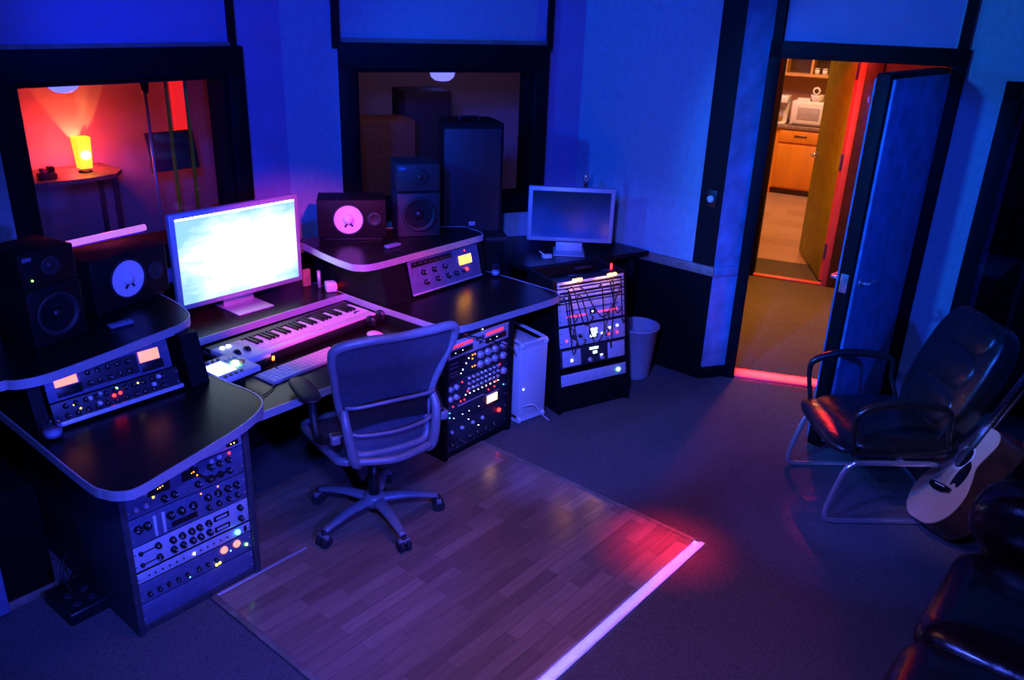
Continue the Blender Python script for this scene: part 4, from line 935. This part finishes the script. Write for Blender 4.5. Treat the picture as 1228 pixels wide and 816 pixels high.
# ------------------------------------------------------------------ leather armchair, facing -x
ac = thing('armchair', 'black leather cantilever armchair with tube frame left of the guitar', 'armchair', (1.86, 3.72, 0), (0, 0, R(-90+2)))
# local: x across (left of picture = -y world...), front = -y local
MB().puff(.285, .29, .075, (0, 0, .40), 'leather', .45).build('seat_cushion', ac)
MB().puff(.275, .10, .045, (0, -.25, .395), 'leather', .6).build('seat_roll', ac)
MR = Matrix.Rotation(R(-20), 4, 'X')
b = MB(); b.puff(.265, .065, .31, (0, .305, .69), 'leather', .24, MR); b.build('backrest', ac)
for z, y, sz in ((.56, .225, .10), (.74, .285, .10), (.90, .345, .09)): MB().puff(.20, .045, sz, (0, y, z), 'leather', .35, MR).build('back_pad', ac)
for sd in (-1, 1):
    MB().tube([(sd*.27, .19, .42), (sd*.30, .16, .52), (sd*.30, .14, .62), (sd*.30, .05, .655), (sd*.30, -.12, .66), (sd*.30, -.25, .625), (sd*.30, -.285, .56), (sd*.285, -.255, .38)], 0, 'leather', rad=[.012, .013, .015, .020, .021, .019, .013, .012], n=12).build('armrest', ac)
    MB().tube([(sd*.27, .16, .335), (sd*.27, -.18, .335), (sd*.27, -.24, .325), (sd*.27, -.28, .27), (sd*.27, -.325, .09), (sd*.27, -.32, .03), (sd*.27, -.27, .014), (sd*.27, -.1, .014), (sd*.27, .30, .014)], .0135, 'chrome', n=12).build('cantilever_leg', ac)
MB().tube([(-.27, .30, .014), (.27, .30, .014)], .0135, 'chrome', smooth=False).build('rear_bar', ac)
MB().tube([(-.27, .0, .335), (.27, .0, .335)], .0135, 'chrome', smooth=False).build('cross_bar', ac)

# ------------------------------------------------------------------ guitar
S_ = 1.13
def place(base, tip, roll_to):
    z = (Vector(tip)-Vector(base)).normalized(); y = -(Vector(roll_to)-Vector(base)); y = (y-z*y.dot(z)).normalized(); x = y.cross(z)
    return Matrix((x, y, z)).transposed()
GB = Vector((1.956, 3.386, .075))
gt = thing('acoustic_guitar', 'pale topped acoustic guitar leaning up beside the black armchair', 'guitar', GB, (-.561, -.351, -1.66)); gt.scale = (1.24, 1.1, 1.1)
half = [(0, 0), (.08, .004), (.145, .035), (.185, .085), (.198, .14), (.190, .195), (.160, .255), (.130, .30), (.126, .33), (.135, .375), (.145, .42), (.138, .455), (.105, .485), (.05, .497), (0, .5)]
cu = cr(half, 4); outline = cu+[(-x, z) for x, z in reversed(cu[1:-1])]
Mg = Matrix(((1, 0, 0, 0), (0, 0, 1, 0), (0, 1, 0, 0), (0, 0, 0, 1)))
MB().prism(outline, .003, .115, 'dark_wood', M=Mg).build('body', gt)
MB().prism([(x*.995, .002+z*.993) for x, z in outline], 0, .003, 'spruce', M=Mg).build('soundboard', gt)
hole = [(.052*math.cos(a*PI/16), .335+.052*math.sin(a*PI/16)) for a in range(32)]
b = MB(); b.prism([(.062*math.cos(a*PI/16), .335+.062*math.sin(a*PI/16)) for a in range(32)], -.0008, 0, 'plastic_white', M=Mg); b.prism(hole, -.0016, 0, 'pick_guard', M=Mg); b.build('sound_hole', gt)
b = MB(); b.prism(cr([(.062, .33), (.10, .30), (.115, .24), (.10, .20), (.07, .215), (.045, .20), (.035, .25), (.04, .285), (.062, .33)], 4)[:-1], -.0014, 0, 'pick_guard', M=Mg); b.build('pick_guard', gt)
b = MB(); b.prism([(-.085, .165), (-.03, .152), (.03, .152), (.085, .165), (.085, .185), (.03, .19), (-.03, .19), (-.085, .185)], -.010, 0, 'pick_guard', M=Mg); b.box(-.04, .04, -.013, -.010, .178, .182, 'plastic_white'); b.build('bridge', gt)
b = MB(); b.box(-.027, .027, -.008, .002, .385, .85, 'pick_guard', .001)
for k in range(16): zf = .85-.65*(1-2**(-(k+1)/12.))*1.0; b.box(-.027, .027, -.0095, -.008, zf-.0008, zf+.0008, 'chrome')
b.build('fretboard', gt)
MB().box(-.024, .024, .002, .022, .49, .86, 'dark_wood', .008).build('neck', gt)
MB().prism([(-.026, .85), (.026, .85), (.038, .88), (.034, 1.03), (-.034, 1.03), (-.038, .88)], .0, .016, 'dark_wood', M=Mg).build('headstock', gt)
for k in range(6): sx_ = -1 if k < 3 else 1; zz = .90+.045*(k % 3); inst('tuning_peg', MB().cyl((0, 0, 0), (sx_*.022, 0, 0), .005, m='chrome', n=10).mesh('tuning_peg'), gt, (sx_*.036, .008, zz))
for k in range(6): x = -.02+.008*k; MB().tube([(x*1.4, -.014, .18), (x*.9, -.011, .86)], .0007, 'chrome', smooth=False, n=5).build('string', gt)

# ------------------------------------------------------------------ sofa, bottom right (faces the desk)
sf = thing('sofa', 'dark leather sofa in the bottom right corner facing the desk', 'sofa', G(.3, -2.22), (0, 0, RZ+PI))
# local: +x toward picture lower left, front = -y local (towards the desk)
MB().box(-.80, 1.2, .02, .80, .05, .24, 'sofa_leather', .03).build('base', sf)
for k in range(3): MB().puff(.332, .37, .085, (-.47+.66*k, .34, .34), 'sofa_leather', .22).build('seat_cushion', sf)
for x in (-.93, 1.32): MB().puff(.15, .44, .16, (x, .40, .50), 'sofa_leather', .40).box(x-.11, x+.11, .03, .76, .04, .42, 'sofa_leather', .04).build('arm', sf)
for k in range(3): MB().puff(.33, .12, .26, (-.47+.66*k, .70, .60), 'sofa_leather', .5, Matrix.Rotation(R(-12), 4, 'X')).build('back_cushion', sf)
MB().box(-.8, 1.2, .72, .86, .2, .74, 'sofa_leather', .05).build('back_frame', sf)
for x, y in ((-.9, .1), (-.9, .7), (1.25, .1), (1.25, .7)): MB().cyl((x, y, 0), (x, y, .06), .025, m='dark_wood').build('foot', sf)
# side cabinet behind the guitar
t = thing('side_cabinet', 'low dark cabinet with blue-lit top at the right behind the armchair', 'cabinet', (2.62, 3.30, 0), (0, 0, R(-78)))
MB().box(-.32, .32, -.05, .36, .03, .56, 'dark_wood', .008).build('body', t); MB().box(-.34, .34, -.07, .38, .56, .585, 'cushion_blue', .005).build('cabinet_top', t)
for s in (-1, 1): d = MB().box(min(s*.01, s*.31), max(s*.01, s*.31), -.066, -.05, .06, .54, 'dark_wood', .004).build('door', t); MB().cyl((s*.04, -.066, .3), (s*.04, -.085, .3), .010, m='chrome').build('knob', d)

# ------------------------------------------------------------------ lights
def area(name, loc, target, size, color, power, shape='SQUARE', spread=180, sy=None):
    l = bpy.data.lights.new(name, 'AREA'); l.energy = power; l.color = color; l.size = size; l.shape = shape; l.spread = R(spread)
    if sy: l.shape = 'RECTANGLE'; l.size_y = sy
    o = bpy.data.objects.new(name, l); col.objects.link(o); o.location = loc
    o.rotation_euler = (Vector(target)-Vector(loc)).to_track_quat('-Z', 'Y').to_euler(); return o
def spot(name, loc, target, ang, color, power, r=.05, blend=.3):
    l = bpy.data.lights.new(name, 'SPOT'); l.energy = power; l.color = color; l.spot_size = R(ang); l.spot_blend = blend; l.shadow_soft_size = r
    o = bpy.data.objects.new(name, l); col.objects.link(o); o.location = loc
    o.rotation_euler = (Vector(target)-Vector(loc)).to_track_quat('-Z', 'Y').to_euler(); return o
def point(name, loc, color, power, r=.05):
    l = bpy.data.lights.new(name, 'POINT'); l.energy = power; l.color = color; l.shadow_soft_size = r
    o = bpy.data.objects.new(name, l); col.objects.link(o); o.location = loc; return o
BL = (.0, .03, 1.)
VI = (.05, .08, 1.)
spot('blue_wash', (-.9, 1.6, 2.6), (-.8, 5.0, 2.0), 75, BL, 470, .08, .6)
spot('blue_wash_right', (-1.9, 3.2, 2.2), (1.2, 5.3, 1.4), 70, (.0, .13, 1.), 190, .05, .5)
area('blue_key', (-.2, .6, 2.6), (-.2, 3.0, .3), .25, (.06, .10, 1.), 44, spread=120)
spot('rack_key', (.75, .5, 1.9), (-1.0, 2.9, .6), 42, (.035, .05, 1.), 420, .05, .5)
spot('tower_key', (-.2, 1.2, 2.2), (.45, 4.6, .35), 34, (.06, .09, 1.), 620, .05, .5)
spot('door_wash', (-.8, 2.0, 2.4), (2.5, 4.7, 1.2), 46, (.01, .17, 1.), 560, .06, .4)
spot('door_face', (1.6, .4, 2.5), (2.1, 4.6, 1.1), 26, (.0, .05, 1.), 420, .05, .4)
spot('magenta', (.1, 1.9, 2.5), (-.98, 4.2, .9), 27, (1, .04, .24), 520, .05, .6)
spot('armchair_key', (-.5, 1.8, 2.5), (1.75, 3.55, .25), 26, (.05, .08, 1.), 230, .04, .5)
spot('armchair_rim', (.3, 3.0, 1.6), (1.56, 3.42, .2), 20, (.06, .08, 1.), 90, .06, .8)
spot('seat_red', (2.0, 5.3, 1.95), (1.72, 3.84, .45), 9, (1, .02, .03), 1100, .12, .7)  # unseen spot added for the red highlight along the seat front
spot('guitar_fill', (.4, 2.2, 2.6), (2.1, 3.35, .4), 18, (1, .60, .62), 60, .08, .7)  # added fill that lifts the guitar's soundboard
area('floor_fill', (.1, 2.4, 2.8), (.1, 2.5, 0), .6, (1, .34, .30), 2.6, spread=70)  # warm pink fill added to lighten the wood inlay
area('threshold_fill', tuple(D0+dd*.52+Vector((0, .05, 2.02))), tuple(D0+dd*.52+Vector((0, .05, 0))), .86, (1, .02, .03), 16, spread=5, sy=.03).rotation_euler = (0, 0, DA)  # hidden lamp under the header, added to redden the threshold alone
area('floor_beam', tuple(G(.30, -1.20, 2.8)), tuple(G(.30, -1.20, 0)), 1.2, (.10, .08, 1), 1.5, spread=1.5, sy=.012).rotation_euler = (0, 0, RZ)  # out-of-view lamp added to draw the bright line on the inlay edge
area('floor_beam_red', tuple(G(.78, -1.10, 2.8)), tuple(G(.78, -1.10, 0)), .2, (1, .02, .05), 1.2, spread=12).rotation_euler = (0, 0, RZ)  # companion lamp added for the red end of that line
for q in RL: point('rack_lamp_light', tuple(q), (1, .35, .06), .35, .01)
point('red_hall', (2.2, 6.45, 2.45), (1, .03, .03), 75, .05)
area('hall_amber', (2.3, 6.7, 2.7), (2.1, 6.5, 0), .4, (1, .40, .03), 22, spread=90)
area('kitchen_light', (3.2, 9.9, 2.75), (3.3, 10.2, 0), .8, (1, .45, .11), 90)
area('kitchen_violet', (2.6, 10.6, 2.3), (3.7, 11.2, 1.2), .4, (.35, .28, 1), 9)  # violet area light aimed at the microwave; the kitchen walls have no window
point('lamp_glow', tuple(G(.585, 4.08, 1.12)), (1, .035, .04), 14, .05)
point('lamp_glow_room', tuple(G(.585, 3.70, 1.25)), (1, .04, .04), 8, .05)
spot('lamp_up', tuple(G(.70, 4.24, 1.06)), tuple(G(.62, 4.30, 1.9)), 52, (1, .38, .12), 15, .01, .3)
spot('lamp_up_right', tuple(G(.76, 4.24, 1.06)), tuple(G(.90, 4.30, 1.9)), 28, (1, .38, .12), 15, .01, .3)
point('tube_reflection_glow', tuple(G(-.17, 2.05, 1.2)), (.35, .05, 1), 2.0, .1)  # violet light added around the built tube reflection
area('booth_dim', (-.6, 6.0, 2.7), (-.8, 7.2, 1.2), .4, (.45, .20, .42), 5)  # small unseen lamp added to lift the dark room
w = bpy.data.worlds.new('night'); scn.world = w; w.use_nodes = True
w.node_tree.nodes['Background'].inputs['Color'].default_value = (.02, .03, .12, 1); w.node_tree.nodes['Background'].inputs['Strength'].default_value = .05

# ------------------------------------------------------------------ camera
cam = bpy.data.cameras.new('camera'); co = bpy.data.objects.new('camera', cam); col.objects.link(co); scn.camera = co
cam.sensor_fit = 'HORIZONTAL'; cam.sensor_width = 36; cam.lens = 36*1000/1228; cam.clip_start = .05
p, r = R(22.217), R(2.176)
fw = Vector((0, math.cos(p), -math.sin(p))); up0 = Vector((0, math.sin(p), math.cos(p))); rt0 = Vector((1, 0, 0))
rt = rt0*math.cos(r)+up0*math.sin(r); up = -rt0*math.sin(r)+up0*math.cos(r)
co.matrix_world = Matrix.Translation((0, 0, 2.3)) @ Matrix((rt, up, -fw)).transposed().to_4x4()
scn.view_settings.view_transform = 'Standard'; scn.view_settings.look = 'None'; scn.view_settings.exposure = 0
